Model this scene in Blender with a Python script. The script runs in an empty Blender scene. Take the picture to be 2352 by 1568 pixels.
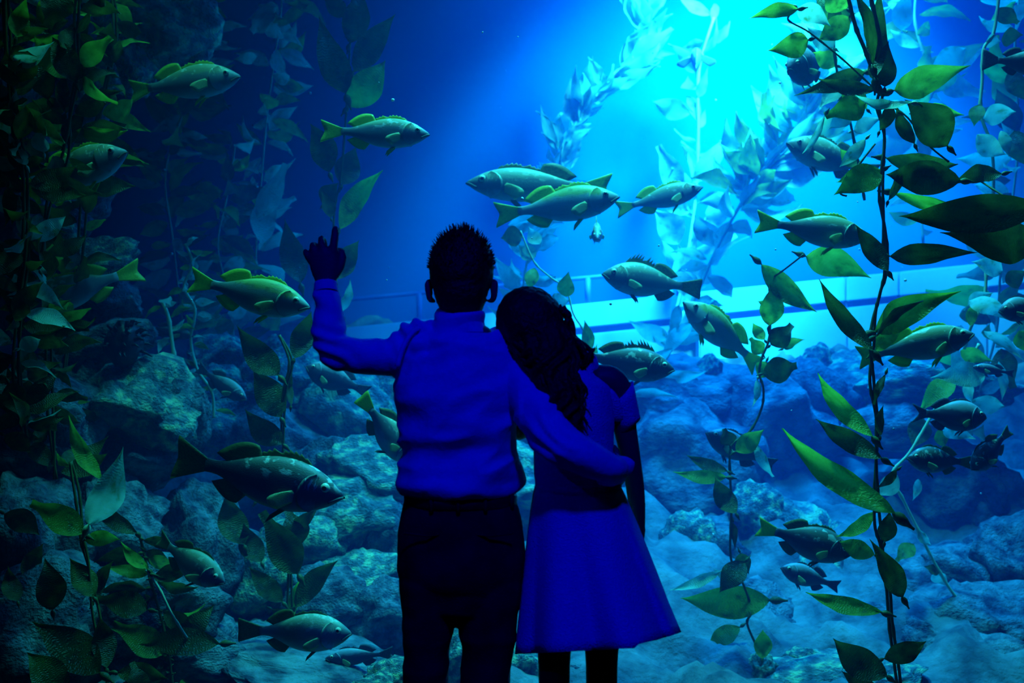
import bpy, bmesh, math, random
from mathutils import Vector, Matrix, Euler, noise, Quaternion
random.seed(7)
R = random.Random(11)
scene = bpy.context.scene
COL = scene.collection
F = 2287.0                       # focal length in pixels of the 2352 x 1568 frame (35 mm on 36 mm)
CAMZ = 1.47
def P(px, py, d):                # a spot seen at a pixel, standing d metres in front of the viewer
    return Vector(((px - 1176.0) / F * d, d, CAMZ - (py - 784.0) / F * d))

# ------------------------------------------------------------------ camera, world, lights, exposure
cam_d = bpy.data.cameras.new('camera'); cam = bpy.data.objects.new('camera', cam_d); COL.objects.link(cam)
cam.location = (0, 0, CAMZ); cam.rotation_euler = (math.pi / 2, 0, 0)
cam_d.lens = 35.0; cam_d.sensor_width = 36.0; cam_d.clip_end = 100
scene.camera = cam
cam_d.dof.use_dof = True; cam_d.dof.focus_distance = 3.3; cam_d.dof.aperture_fstop = 3.2
world = bpy.data.worlds.new('world'); scene.world = world; world.use_nodes = True
world.node_tree.nodes['Background'].inputs[0].default_value = (0.0, 0.01, 0.04, 1)
world.node_tree.nodes['Background'].inputs[1].default_value = 0.0
scene.view_settings.view_transform = 'Standard'
scene.view_settings.look = 'None'
scene.view_settings.exposure = 0.0
scene.view_settings.gamma = 1.0
scene.view_settings.use_curve_mapping = False
cy = scene.cycles
cy.use_denoising = True; cy.use_adaptive_sampling = True; cy.adaptive_threshold = 0.05; cy.adaptive_min_samples = 12
cy.max_bounces = 4; cy.diffuse_bounces = 2; cy.glossy_bounces = 2; cy.transmission_bounces = 3
cy.volume_bounces = 0; cy.transparent_max_bounces = 8
cy.caustics_reflective = False; cy.caustics_refractive = False
cy.sample_clamp_indirect = 4.0; cy.sample_clamp_direct = 0.0

def lamp(name, kind, loc, target, power, color, **kw):
    l = bpy.data.lights.new(name, kind); o = bpy.data.objects.new(name, l); COL.objects.link(o)
    o.location = loc; l.energy = power; l.color = color
    o.rotation_euler = (Vector(target) - Vector(loc)).to_track_quat('-Z', 'Y').to_euler()
    for k, v in kw.items(): setattr(l, k, v)
    return o
CY = (0.05, 0.78, 0.95)
# lamps and skylight over the open water of the tank, and an added rim light
lamp('tank_flood_lamp', 'SPOT', (2.1, 7.0, 5.4), (2.1, 9.6, 3.0), 12500, CY, spot_size=math.radians(90), spot_blend=1.0, shadow_soft_size=0.3)
lamp('tank_skylight', 'AREA', (1.7, 6.8, 6.2), (1.5, 6.8, 0.0), 470, (0.0, 0.28, 1.0), shape='RECTANGLE', size=2.4, size_y=2.6, spread=math.radians(80))
lamp('tank_key_lamp', 'SPOT', (0.9, 4.7, 5.9), (0.75, 4.0, 0.0), 2600, (0.06, 0.85, 0.90), spot_size=math.radians(66), spot_blend=1.0, shadow_soft_size=0.3)
lamp('tank_side_lamp', 'SPOT', (-1.1, 3.95, 5.6), (-1.2, 4.05, 0.0), 480, (0.06, 0.85, 0.70), spot_size=math.radians(40), spot_blend=1.0, shadow_soft_size=0.3)
lamp('added_rim_lamp', 'SPOT', (-0.25, 3.8, 4.9), (-0.2, 3.3, 1.5), 170, (0.03, 0.45, 1.0), spot_size=math.radians(80), spot_blend=1.0, shadow_soft_size=0.15)  # unseen lamp added to rim the couple and brighten the front fish
# blue spotlights on the ceiling of the visitors' room
SPOTS = (((0.35, -0.3, 3.95), (0.1, 2.4, 1.15)), ((-2.78, -0.5, 3.79), (-0.05, 2.4, 1.2)))
lamp('room_spot_lamp', 'SPOT', SPOTS[0][0], SPOTS[0][1], 250, (0.0, 0.002, 1.0), spot_size=math.radians(36), spot_blend=0.9, shadow_soft_size=0.14)
lamp('room_spot_lamp', 'SPOT', SPOTS[1][0], SPOTS[1][1], 40, (0.0, 0.002, 1.0), spot_size=math.radians(30), spot_blend=0.9, shadow_soft_size=0.02)

# ------------------------------------------------------------------ materials
MATS = {}
def new_mat(name):
    m = bpy.data.materials.new(name); m.use_nodes = True; nt = m.node_tree
    for n in list(nt.nodes): nt.nodes.remove(n)
    return m, nt, nt.nodes.new('ShaderNodeOutputMaterial')
def ramp(nt, stops):
    r = nt.nodes.new('ShaderNodeValToRGB'); e = r.color_ramp.elements
    while len(e) < len(stops): e.new(0.5)
    for k, (p, c) in enumerate(stops):
        e[k].position = p; e[k].color = (*c, 1)
    return r
def noise_mat(name, c1, c2, scale=6.0, rough=0.8, bump=0.0, bscale=20.0, coord='Object', lo=0.35, hi=0.65, spec=0.3, c3=None, sheen=0.0):
    if name in MATS: return MATS[name]
    m, nt, out = new_mat(name); L = nt.links
    tc = nt.nodes.new('ShaderNodeTexCoord')
    n = nt.nodes.new('ShaderNodeTexNoise'); n.inputs['Scale'].default_value = scale; n.inputs['Detail'].default_value = 5
    L.new(tc.outputs[coord], n.inputs['Vector'])
    st = [(lo, c1), (hi, c2)] if c3 is None else [(lo, c1), ((lo + hi) / 2, c3), (hi, c2)]
    r = ramp(nt, st); L.new(n.outputs['Fac'], r.inputs['Fac'])
    b = nt.nodes.new('ShaderNodeBsdfPrincipled'); b.inputs['Roughness'].default_value = rough
    b.inputs['Specular IOR Level'].default_value = spec
    b.inputs['Sheen Weight'].default_value = sheen
    L.new(r.outputs['Color'], b.inputs['Base Color'])
    if bump:
        n2 = nt.nodes.new('ShaderNodeTexNoise'); n2.inputs['Scale'].default_value = bscale; n2.inputs['Detail'].default_value = 6
        L.new(tc.outputs[coord], n2.inputs['Vector'])
        bp = nt.nodes.new('ShaderNodeBump'); bp.inputs['Strength'].default_value = bump; bp.inputs['Distance'].default_value = 0.02
        L.new(n2.outputs['Fac'], bp.inputs['Height']); L.new(bp.outputs['Normal'], b.inputs['Normal'])
    L.new(b.outputs['BSDF'], out.inputs['Surface'])
    MATS[name] = m; return m
def leaf_mat(name, c1, c2, spots, transl=0.5):
    m, nt, out = new_mat(name); L = nt.links
    tc = nt.nodes.new('ShaderNodeTexCoord'); oi = nt.nodes.new('ShaderNodeObjectInfo')
    n = nt.nodes.new('ShaderNodeTexNoise'); n.inputs['Scale'].default_value = 3.0; n.inputs['Detail'].default_value = 4
    n.noise_dimensions = '4D'; mu = nt.nodes.new('ShaderNodeMath'); mu.operation = 'MULTIPLY'; mu.inputs[1].default_value = 37.0
    L.new(oi.outputs['Random'], mu.inputs[0]); L.new(mu.outputs[0], n.inputs['W']); L.new(tc.outputs['Generated'], n.inputs['Vector'])
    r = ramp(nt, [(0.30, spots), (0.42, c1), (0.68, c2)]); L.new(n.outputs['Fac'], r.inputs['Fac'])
    # brightness differs at random from blade to blade
    hs = nt.nodes.new('ShaderNodeHueSaturation'); mr = nt.nodes.new('ShaderNodeMapRange')
    mr.inputs['To Min'].default_value = 0.65; mr.inputs['To Max'].default_value = 1.25
    L.new(oi.outputs['Random'], mr.inputs['Value']); L.new(mr.outputs[0], hs.inputs['Value']); L.new(r.outputs['Color'], hs.inputs['Color'])
    w = nt.nodes.new('ShaderNodeTexWave'); w.inputs['Scale'].default_value = 9.0; w.inputs['Distortion'].default_value = 9.0; w.inputs['Detail'].default_value = 3
    L.new(tc.outputs['Generated'], w.inputs['Vector'])
    bp = nt.nodes.new('ShaderNodeBump'); bp.inputs['Strength'].default_value = 0.35; bp.inputs['Distance'].default_value = 0.01
    L.new(w.outputs['Fac'], bp.inputs['Height'])
    b = nt.nodes.new('ShaderNodeBsdfPrincipled'); b.inputs['Roughness'].default_value = 0.42; b.inputs['Specular IOR Level'].default_value = 0.35
    t = nt.nodes.new('ShaderNodeBsdfTranslucent'); mx = nt.nodes.new('ShaderNodeMixShader'); mx.inputs[0].default_value = transl
    L.new(hs.outputs['Color'], b.inputs['Base Color']); L.new(hs.outputs['Color'], t.inputs['Color'])
    L.new(bp.outputs['Normal'], b.inputs['Normal'])
    L.new(b.outputs[0], mx.inputs[1]); L.new(t.outputs[0], mx.inputs[2]); L.new(mx.outputs[0], out.inputs['Surface'])
    MATS[name] = m; return m
KELP = {  # dark and pale blades carry shade and light in their base colour
    'g': leaf_mat('kelp_green', (0.20, 0.36, 0.02), (0.36, 0.55, 0.05), (0.08, 0.14, 0.01), 0.55),
    'd': leaf_mat('kelp_shaded', (0.05, 0.08, 0.01), (0.11, 0.15, 0.02), (0.02, 0.03, 0.005), 0.4),
    'p': leaf_mat('kelp_pale_lit', (0.30, 0.62, 0.42), (0.42, 0.76, 0.52), (0.20, 0.34, 0.12), 0.45),
}
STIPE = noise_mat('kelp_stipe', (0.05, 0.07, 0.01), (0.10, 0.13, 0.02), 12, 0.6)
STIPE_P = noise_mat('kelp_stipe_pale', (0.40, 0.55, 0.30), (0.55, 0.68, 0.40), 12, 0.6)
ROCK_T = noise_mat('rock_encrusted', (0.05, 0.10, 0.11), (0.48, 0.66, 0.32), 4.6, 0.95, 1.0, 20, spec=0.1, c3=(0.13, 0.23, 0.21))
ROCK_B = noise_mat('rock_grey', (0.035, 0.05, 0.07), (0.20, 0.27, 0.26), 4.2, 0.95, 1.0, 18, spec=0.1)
SAND = noise_mat('seabed_gravel', (0.05, 0.08, 0.09), (0.20, 0.26, 0.24), 5, 0.95, 0.8, 25, spec=0.1)
PAINT = noise_mat('painted_tank_wall', (0.0, 0.10, 0.33), (0.0, 0.115, 0.37), 0.7, 0.9, spec=0.0)
PANEL = noise_mat('pale_panel', (0.30, 0.52, 0.80), (0.36, 0.58, 0.86), 1.5, 0.6, spec=0.2)
GROOVE = noise_mat('dark_joint', (0.03, 0.08, 0.22), (0.04, 0.10, 0.26), 3, 0.8)
RAIL = noise_mat('rail_metal', (0.05, 0.16, 0.50), (0.07, 0.20, 0.56), 8, 0.5)
BLACKWALL = noise_mat('room_wall_paint', (0.010, 0.010, 0.012), (0.015, 0.015, 0.018), 3, 0.9, spec=0.1)
CARPET = noise_mat('room_carpet', (0.012, 0.012, 0.016), (0.03, 0.03, 0.035), 60, 1.0, 0.4, 200, spec=0.0)
SKIN = noise_mat('skin', (0.42, 0.20, 0.075), (0.46, 0.22, 0.085), 20, 0.55, 0.08, 120)
SHIRT = noise_mat('shirt_cotton', (0.62, 0.66, 0.74), (0.68, 0.72, 0.8), 30, 0.85, 0.15, 90, spec=0.1)
DRESS = noise_mat('dress_weave', (0.66, 0.70, 0.80), (0.80, 0.84, 0.92), 160, 0.85, 0.5, 260, spec=0.1)
TROUSER = noise_mat('trouser_cloth', (0.018, 0.018, 0.02), (0.035, 0.035, 0.04), 14, 0.9, 0.2, 200, spec=0.1)
HAIR = noise_mat('black_hair', (0.006, 0.006, 0.007), (0.016, 0.015, 0.015), 30, 0.55, 0.5, 90, spec=0.35)
LEATHER = noise_mat('black_leather', (0.012, 0.012, 0.012), (0.02, 0.02, 0.02), 30, 0.4, 0.1, 80)
METAL = noise_mat('lamp_housing', (0.02, 0.02, 0.02), (0.04, 0.04, 0.04), 10, 0.4)
EYEW = noise_mat('eye_gold', (0.55, 0.62, 0.35), (0.7, 0.75, 0.5), 40, 0.3)
EYEB = noise_mat('eye_black', (0.004, 0.004, 0.004), (0.008, 0.008, 0.008), 10, 0.15, spec=0.6)
MOUTH = noise_mat('fish_lip', (0.04, 0.05, 0.045), (0.09, 0.11, 0.09), 30, 0.6)
SNOW = noise_mat('drifting_speck', (0.6, 0.65, 0.6), (0.7, 0.75, 0.7), 5, 0.9)

# ------------------------------------------------------------------ object helpers
def mesh_from(name, verts, faces, smooth=True):
    me = bpy.data.meshes.new(name); me.from_pydata([tuple(v) for v in verts], [], faces)
    if smooth: me.polygons.foreach_set('use_smooth', [True] * len(me.polygons))
    me.update(); return me
def bm_mesh(name, bm, smooth=True):
    bmesh.ops.recalc_face_normals(bm, faces=bm.faces[:])
    me = bpy.data.meshes.new(name); bm.to_mesh(me); bm.free()
    if smooth: me.polygons.foreach_set('use_smooth', [True] * len(me.polygons))
    return me
def link(name, me, mat=None, parent=None, M=None):
    o = bpy.data.objects.new(name, me); COL.objects.link(o)
    if mat is not None and me is not None and not me.materials: me.materials.append(mat)
    if parent is not None: o.parent = parent
    if M is not None: o.matrix_basis = M
    return o
def thing(name, label, cat, group=None, loc=(0, 0, 0), M=None):
    o = bpy.data.objects.new(name, None); COL.objects.link(o); o.empty_display_size = 0.1
    o.matrix_basis = M if M is not None else Matrix.Translation(loc)
    o['label'] = label; o['category'] = cat
    if group: o['group'] = group
    return o
def structure(o, label=None):
    o['kind'] = 'structure'
    if label: o['label'] = label
    return o
def add_box(bm, lo, hi, M=None):
    vs = [bm.verts.new((x, y, z)) for x in (lo[0], hi[0]) for y in (lo[1], hi[1]) for z in (lo[2], hi[2])]
    for f in ((0, 1, 3, 2), (4, 6, 7, 5), (0, 4, 5, 1), (2, 3, 7, 6), (0, 2, 6, 4), (1, 5, 7, 3)):
        bm.faces.new([vs[i] for i in f])
    if M is not None:
        for v in vs: v.co = M @ v.co
    return vs
def box_mesh(name, lo, hi):
    bm = bmesh.new(); add_box(bm, lo, hi); return bm_mesh(name, bm, False)
def catmull(pts, n):
    out = []; m = len(pts)
    for i in range(m - 1):
        p0 = pts[max(i - 1, 0)]; p1 = pts[i]; p2 = pts[i + 1]; p3 = pts[min(i + 2, m - 1)]
        for k in range(n):
            t = k / n
            out.append(0.5 * ((2 * p1) + (p2 - p0) * t + (2 * p0 - 5 * p1 + 4 * p2 - p3) * t * t + (3 * p1 - p0 - 3 * p2 + p3) * t ** 3))
    out.append(pts[-1].copy()); return out
def tube(bm, pts, radii, sides=8, flat=None, cap=True, up=Vector((0, 1, 0))):
    """tube along pts; radii = r or (r_a, r_b); r_b lies along 'up' as far as the path lets it"""
    rings = []
    n = len(pts)
    for i, p in enumerate(pts):
        t = (pts[min(i + 1, n - 1)] - pts[max(i - 1, 0)])
        if t.length < 1e-9: t = Vector((0, 0, 1))
        t.normalize()
        b = up - t * up.dot(t)
        if b.length < 1e-3: b = Vector((1, 0, 0)) - t * t.x
        b.normalize(); a = b.cross(t)
        r = radii[i]; ra, rb = (r if isinstance(r, tuple) else (r, r))
        rings.append([bm.verts.new(p + a * (ra * math.cos(2 * math.pi * k / sides)) + b * (rb * math.sin(2 * math.pi * k / sides))) for k in range(sides)])
    for i in range(n - 1):
        for k in range(sides):
            bm.faces.new((rings[i][k], rings[i][(k + 1) % sides], rings[i + 1][(k + 1) % sides], rings[i + 1][k]))
    if cap:
        bm.faces.new(rings[0][::-1]); bm.faces.new(rings[-1])
    return rings
def limb(bm, pts, radii, sides=14, n=4, up=Vector((0, 1, 0))):
    """smooth tapered limb with rounded ends"""
    rr = [r if isinstance(r, tuple) else (r, r) for r in radii]
    v4 = [Vector((p[0], p[1], p[2])) for p in pts]
    sp = catmull(v4, n)
    sr = [Vector((r[0], r[1], 0)) for r in rr]; sr = catmull(sr, n)
    pts2 = list(sp); rad2 = [(max(r.x, 0.001), max(r.y, 0.001)) for r in sr]
    for end in (0, -1):
        p = pts2[end]; q = pts2[1 if end == 0 else -2]; t = (p - q).normalized(); r = rad2[end]; m = min(r)
        add = [(p + t * m * 0.5, (r[0] * 0.86, r[1] * 0.86)), (p + t * m * 0.85, (r[0] * 0.5, r[1] * 0.5)), (p + t * m * 0.97, (r[0] * 0.15, r[1] * 0.15))]
        if end == 0:
            for a_, b_ in add: pts2.insert(0, a_); rad2.insert(0, b_)
        else:
            for a_, b_ in add: pts2.append(a_); rad2.append(b_)
    tube(bm, pts2, rad2, sides, up=up)
def ellipsoid(bm, c, r, rot=None, sub=3):
    M = Matrix.Translation(c) @ (rot.to_4x4() if rot is not None else Matrix.Identity(4)) @ Matrix.Diagonal((*r, 1))
    bmesh.ops.create_icosphere(bm, subdivisions=sub, radius=1.0, matrix=M)
def remeshed(name, bm, voxel, smooth=6, fac=0.5):
    """fuse everything in bm into one continuous skin"""
    me = bm_mesh(name + '_src', bm); o = bpy.data.objects.new(name + '_src', me); COL.objects.link(o)
    md = o.modifiers.new('r', 'REMESH'); md.mode = 'VOXEL'; md.voxel_size = voxel
    if smooth:
        s = o.modifiers.new('s', 'SMOOTH'); s.iterations = smooth; s.factor = fac
    dg = bpy.context.evaluated_depsgraph_get(); dg.update()
    res = bpy.data.meshes.new_from_object(o.evaluated_get(dg)); res.name = name
    bpy.data.objects.remove(o); bpy.data.meshes.remove(me)
    res.polygons.foreach_set('use_smooth', [True] * len(res.polygons))
    return res
def displace(me, fn):
    nrm = [v.normal.copy() for v in me.vertices]
    for v, n in zip(me.vertices, nrm): v.co = v.co + n * fn(v.co, n)
    me.update()

# ------------------------------------------------------------------ the visitors' room and the tank shell
structure(link('floor', box_mesh('floor', (-6, -3, -0.1), (6, 3.3, 0)), CARPET), 'dark carpeted floor of the viewing room')
structure(link('wall_left', box_mesh('wl', (-6.1, -3, -0.1), (-6, 3.3, 4.3)), BLACKWALL))
structure(link('wall_right', box_mesh('wr', (6, -3, -0.1), (6.1, 3.3, 4.3)), BLACKWALL))
structure(link('wall_back', box_mesh('wb', (-6.1, -3.1, -0.1), (6.1, -3, 4.3)), BLACKWALL))
structure(link('ceiling', box_mesh('cl', (-6.1, -3.1, 4.3), (6.1, 3.45, 4.4)), BLACKWALL))
bm = bmesh.new()
add_box(bm, (-6.1, 3.3, -0.1), (-4.2, 3.45, 4.3)); add_box(bm, (4.2, 3.3, -0.1), (6.1, 3.45, 4.3))
add_box(bm, (-4.2, 3.3, 4.2), (4.2, 3.45, 4.3)); add_box(bm, (-4.2, 3.3, -0.1), (4.2, 3.45, 0.12))
structure(link('wall_front', bm_mesh('wf', bm, False), BLACKWALL), 'dark wall round the tank window')
m, nt, out = new_mat('acrylic_pane')
tr = nt.nodes.new('ShaderNodeBsdfTransparent'); tr.inputs[0].default_value = (0.97, 0.99, 1.0, 1)
gl = nt.nodes.new('ShaderNodeBsdfGlossy'); gl.inputs['Roughness'].default_value = 0.02
fr = nt.nodes.new('ShaderNodeFresnel'); fr.inputs[0].default_value = 1.25
mx = nt.nodes.new('ShaderNodeMixShader')
nt.links.new(fr.outputs[0], mx.inputs[0]); nt.links.new(tr.outputs[0], mx.inputs[1]); nt.links.new(gl.outputs[0], mx.inputs[2])
nt.links.new(mx.outputs[0], out.inputs['Surface'])
structure(link('window_1', box_mesh('pane', (-4.19, 3.33, 0.13), (4.19, 3.42, 4.19)), m), 'large clear acrylic pane of the aquarium')
TY0, TY1 = 3.47, 9.95
structure(link('wall_tank_back', box_mesh('tb', (-7.6, TY1, -0.6), (7.6, TY1 + 0.1, 5.4)), PAINT), 'blue painted back wall of the tank')
structure(link('wall_tank_left', box_mesh('tl', (-7.7, TY0, -0.6), (-7.6, TY1, 5.4)), PAINT))
structure(link('wall_tank_right', box_mesh('tr', (7.6, TY0, -0.6), (7.7, TY1, 5.4)), PAINT))
# the water itself
m, nt, out = new_mat('tank_water')
vs = nt.nodes.new('ShaderNodeVolumeScatter'); vs.inputs['Color'].default_value = (0.002, 0.15, 0.58, 1)
vs.inputs['Density'].default_value = 0.14; vs.inputs['Anisotropy'].default_value = 0.1
va = nt.nodes.new('ShaderNodeVolumeAbsorption'); va.inputs['Color'].default_value = (0.0, 0.60, 0.97, 1); va.inputs['Density'].default_value = 0.16
ad = nt.nodes.new('ShaderNodeAddShader'); nt.links.new(vs.outputs[0], ad.inputs[0]); nt.links.new(va.outputs[0], ad.inputs[1]); nt.links.new(ad.outputs[0], out.inputs['Volume'])
w = link('tank_water', box_mesh('tw', (-7.59, TY0, -0.59), (7.59, TY1 - 0.005, 5.35)), m)
w['kind'] = 'stuff'; w['label'] = 'deep blue hazy water filling the aquarium'; w['category'] = 'water'

def fbm(v, sc, oct_=4):
    s = 0; a = 1.0; p = v * sc
    for _ in range(oct_):
        s += a * noise.noise(p); p = p * 2.03 + Vector((3.1, 1.7, 9.2)); a *= 0.5
    return s
def ground(x, y):
    """height of the seabed: rises into a reef slope at the back, higher on the left"""
    t = (y - 3.5) / 6.0
    h = -0.25 + 1.62 * max(0, t) ** 1.2
    h += 0.35 * max(0, min(1, (-x - 1.0) / 2.0)) * max(0, t)
    h += 0.20 * fbm(Vector((x, y, 0)), 0.9, 4) + 0.07 * fbm(Vector((x, y, 4)), 4.0, 3) + 0.16 * (0.5 - abs(noise.noise(Vector((x * 2.3, y * 2.3, 8)))) * 1.6)
    return h
NX, NY = 260, 120
verts = []; faces = []
for j in range(NY + 1):
    for i in range(NX + 1):
        x = -7.58 + 15.16 * i / NX; y = TY0 + 0.01 + (TY1 - TY0 - 0.03) * j / NY
        verts.append((x, y, ground(x, y)))
for j in range(NY):
    for i in range(NX):
        a = j * (NX + 1) + i; faces.append((a, a + 1, a + NX + 2, a + NX + 1))
structure(link('seabed', mesh_from('seabed', verts, faces), SAND), 'gravel and rubble seabed rising towards the back')

# sloping gallery parapet with a handrail along the far side
D = 9.3
par = thing('gallery_parapet', 'long pale sloping parapet of panels along the far side of the tank', 'parapet', None, P(1176, 714, D))
base_par = par.location.copy()
def topline(px): return 772 - (px - 600) * 0.101
def strip(x0, x1, o0, o1, y0, y1, name, mat, parent):
    bm = bmesh.new(); vs = []
    for px in (x0, x1):
        for o in (o0, o1):
            p = P(px, topline(px) + o, D)
            for yy in (y0, y1): vs.append(bm.verts.new(Vector((p.x, D + yy, p.z)) - base_par))
    for f in ((0, 1, 3, 2), (4, 6, 7, 5), (0, 4, 5, 1), (2, 3, 7, 6), (0, 2, 6, 4), (1, 5, 7, 3)): bm.faces.new([vs[i] for i in f])
    bmesh.ops.bevel(bm, geom=bm.edges[:], offset=0.012, segments=2, affect='EDGES')
    return link(name, bm_mesh(name, bm, False), mat, parent)
edges = [60, 420, 780, 1160, 1543, 1600, 1940, 2062, 2260, 2600]
for a, b in zip(edges[:-1], edges[1:]):
    if b - a < 70: continue
    strip(a + 2, b - 2, 0, 56, -0.05, 0.1, 'coping_panel', PANEL, par)
    strip(a + 2, b - 2, 70, 260, -0.09, 0.1, 'wall_panel', PANEL, par)
strip(40, 2620, 50, 76, 0.0, 0.09, 'joint_rail', GROOVE, par)
hr = thing('handrail', 'thin pale handrail on posts above the far parapet', 'railing', None, P(1000, 750, D + 0.02))
hb = hr.location.copy()
def railline(px): return 686 - (px - 820) * 0.092
bm = bmesh.new(); tube(bm, [P(px, railline(px), D + 0.02) - hb for px in range(300, 1601, 100)], [0.020] * 14, 10)
link('rail', bm_mesh('rail', bm), RAIL, hr)
for px in (470, 716, 963, 1180, 1350, 1560):
    bm = bmesh.new(); tube(bm, [P(px, railline(px), D + 0.02) - hb, P(px, topline(px) + 4, D + 0.02) - hb], [0.028, 0.028], 10)
    link('post', bm_mesh('post', bm), RAIL, hr)

# ceiling spotlights (fixtures) in the visitors' room
for k, (pos, t) in enumerate(SPOTS):
    pos = Vector(pos); q = (Vector(t) - pos).to_track_quat('-Z', 'Y').to_matrix().to_4x4()
    s = thing('ceiling_spotlight', ('black ceiling spotlight above the viewer', 'black ceiling spotlight on the left of the viewing room')[k], 'spotlight', 'blue spotlights of the viewing room', pos)
    bm = bmesh.new(); ring = []
    prof = [(0.07, 0.0), (0.085, 0.02), (0.085, 0.16), (0.05, 0.22), (0.0001, 0.24)]
    for r_, z_ in [(0.078, 0.03), (0.075, 0.0)] + prof:
        ring.append([bm.verts.new((r_ * math.cos(a * math.pi / 12), r_ * math.sin(a * math.pi / 12), z_)) for a in range(24)])
    for i in range(len(ring) - 1):
        for a in range(24): bm.faces.new((ring[i][a], ring[i][(a + 1) % 24], ring[i + 1][(a + 1) % 24], ring[i + 1][a]))
    link('housing', bm_mesh('housing', bm), METAL, s, q)
    bm = bmesh.new(); tube(bm, [Vector((0, 0, 0.1)), Vector((0, -0.02, 4.3 - pos.z))], [0.012, 0.012], 10); link('stem', bm_mesh('stem', bm), METAL, s)
#==RIGID==
# ------------------------------------------------------------------ rockwork
def boulder_mesh(seed, sub=4):
    bm = bmesh.new(); bmesh.ops.create_icosphere(bm, subdivisions=sub, radius=1.0)
    off = Vector((seed * 7.3, seed * 3.1, seed * 1.7))
    rr = random.Random(seed)
    planes = [(Vector((rr.uniform(-1, 1), rr.uniform(-1, 1), rr.uniform(-1, 1))).normalized(), rr.uniform(0.62, 0.92)) for _ in range(12)]
    for v in bm.verts:
        p = v.co.copy(); n = p.normalized()
        for pn, dd in planes:
            k = p.dot(pn)
            if k > dd: p -= pn * (k - dd) * 0.85
        p += n * (0.24 * fbm(n + off, 1.5, 5) - 0.10 * abs(noise.noise(n * 3.1 + off)) + 0.05 * noise.noise(n * 11 + off))
        v.co = p
    return bm_mesh('boulder', bm)
BOULDERS = {}
def boulder_src(k, mat):
    key = (k, mat.name)
    if key not in BOULDERS:
        me = boulder_mesh(k); me.materials.append(mat); BOULDERS[key] = me
    return BOULDERS[key]
def formation(label, items, name='rock_formation'):
    """items: px, py, width px, height px, distance, material, [depth ratio]"""
    c = P(items[0][0], items[0][1], items[0][4])
    root = thing(name, label, 'rocks', None, c)
    for it in items:
        px, py, wpx, hpx, d, mt = it[:6]; dep = it[6] if len(it) > 6 else 0.8
        p = P(px, py, d); sx = wpx / F * d / 1.75; sz = hpx / F * d / 1.75
        M = Matrix.Translation(p - c) @ Euler((R.uniform(-.15, .15), R.uniform(-.25, .25), R.uniform(0, 6))).to_matrix().to_4x4()
        S = Matrix.Diagonal((sx, max(sx, sz) * dep, sz, 1))
        M = Matrix.Translation(p - c) @ Euler((R.uniform(-.15, .15), R.uniform(-.2, .2), 0)).to_matrix().to_4x4() @ S @ Euler((0, 0, R.uniform(0, 6))).to_matrix().to_4x4()
        link('boulder', boulder_src(R.randrange(10), ROCK_T if mt == 't' else ROCK_B), None, root, M)
    return root
formation('tall dark rock pillar at the upper left behind the kelp leaves', [
    (330, 40, 300, 220, 5.4, 't'), (420, 110, 150, 150, 5.6, 't'), (235, 60, 160, 200, 5.3, 't'), (110, 60, 240, 260, 5.2, 'b'), (210, 185, 130, 130, 5.0, 't'),
    (300, 165, 110, 120, 5.2, 't'), (120, 240, 230, 230, 5.1, 'b'), (60, 380, 220, 260, 5.0, 'b'), (150, 430, 180, 180, 5.5, 'b'), (20, 150, 160, 260, 4.9, 'b')])
formation('stack of dark boulders at the left with lit pale stones on it', [
    (120, 560, 130, 110, 4.9, 't'), (225, 600, 170, 100, 4.9, 't'), (40, 640, 240, 300, 5.0, 'b'), (160, 660, 200, 180, 5.1, 'b'), (250, 690, 160, 130, 5.0, 'b'), (150, 510, 110, 70, 5.1, 'b')])
formation('broad flat-topped boulder at the left above the dark rubble', [
    (310, 930, 330, 220, 4.7, 't', 0.7), (240, 800, 230, 130, 4.9, 'b'), (170, 880, 180, 180, 4.8, 'b'), (400, 950, 150, 190, 4.8, 'b'), (290, 1060, 300, 160, 4.7, 'b')])
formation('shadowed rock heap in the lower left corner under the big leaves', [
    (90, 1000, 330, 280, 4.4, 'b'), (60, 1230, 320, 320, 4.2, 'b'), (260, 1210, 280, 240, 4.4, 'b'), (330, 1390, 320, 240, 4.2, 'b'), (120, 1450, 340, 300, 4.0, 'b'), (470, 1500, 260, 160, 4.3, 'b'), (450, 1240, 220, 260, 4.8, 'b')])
formation('teal encrusted reef between the left kelp and the man', [
    (520, 850, 190, 170, 6.2, 't'), (610, 900, 240, 170, 6.0, 't'), (500, 960, 240, 220, 5.9, 't'), (700, 880, 220, 170, 6.1, 't'), (800, 960, 260, 220, 6.0, 't'), (890, 920, 180, 180, 6.2, 't'),
    (640, 1030, 260, 200, 5.8, 'b'), (860, 1080, 240, 150, 5.4, 't'), (760, 1090, 200, 160, 5.5, 'b'), (545, 820, 70, 70, 6.1, 't'), (625, 805, 60, 70, 6.3, 't')])
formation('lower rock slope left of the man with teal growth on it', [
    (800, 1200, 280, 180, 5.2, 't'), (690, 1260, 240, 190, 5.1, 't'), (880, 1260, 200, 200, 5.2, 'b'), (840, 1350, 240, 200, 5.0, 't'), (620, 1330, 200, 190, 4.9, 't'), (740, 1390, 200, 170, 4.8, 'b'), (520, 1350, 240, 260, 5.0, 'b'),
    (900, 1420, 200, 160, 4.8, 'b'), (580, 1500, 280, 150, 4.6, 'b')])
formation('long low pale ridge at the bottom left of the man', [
    (760, 1540, 480, 90, 4.35, 'b'), (560, 1560, 300, 90, 4.3, 'b'), (900, 1550, 140, 70, 4.1, 't'), (870, 1580, 130, 70, 4.0, 't')])
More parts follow.
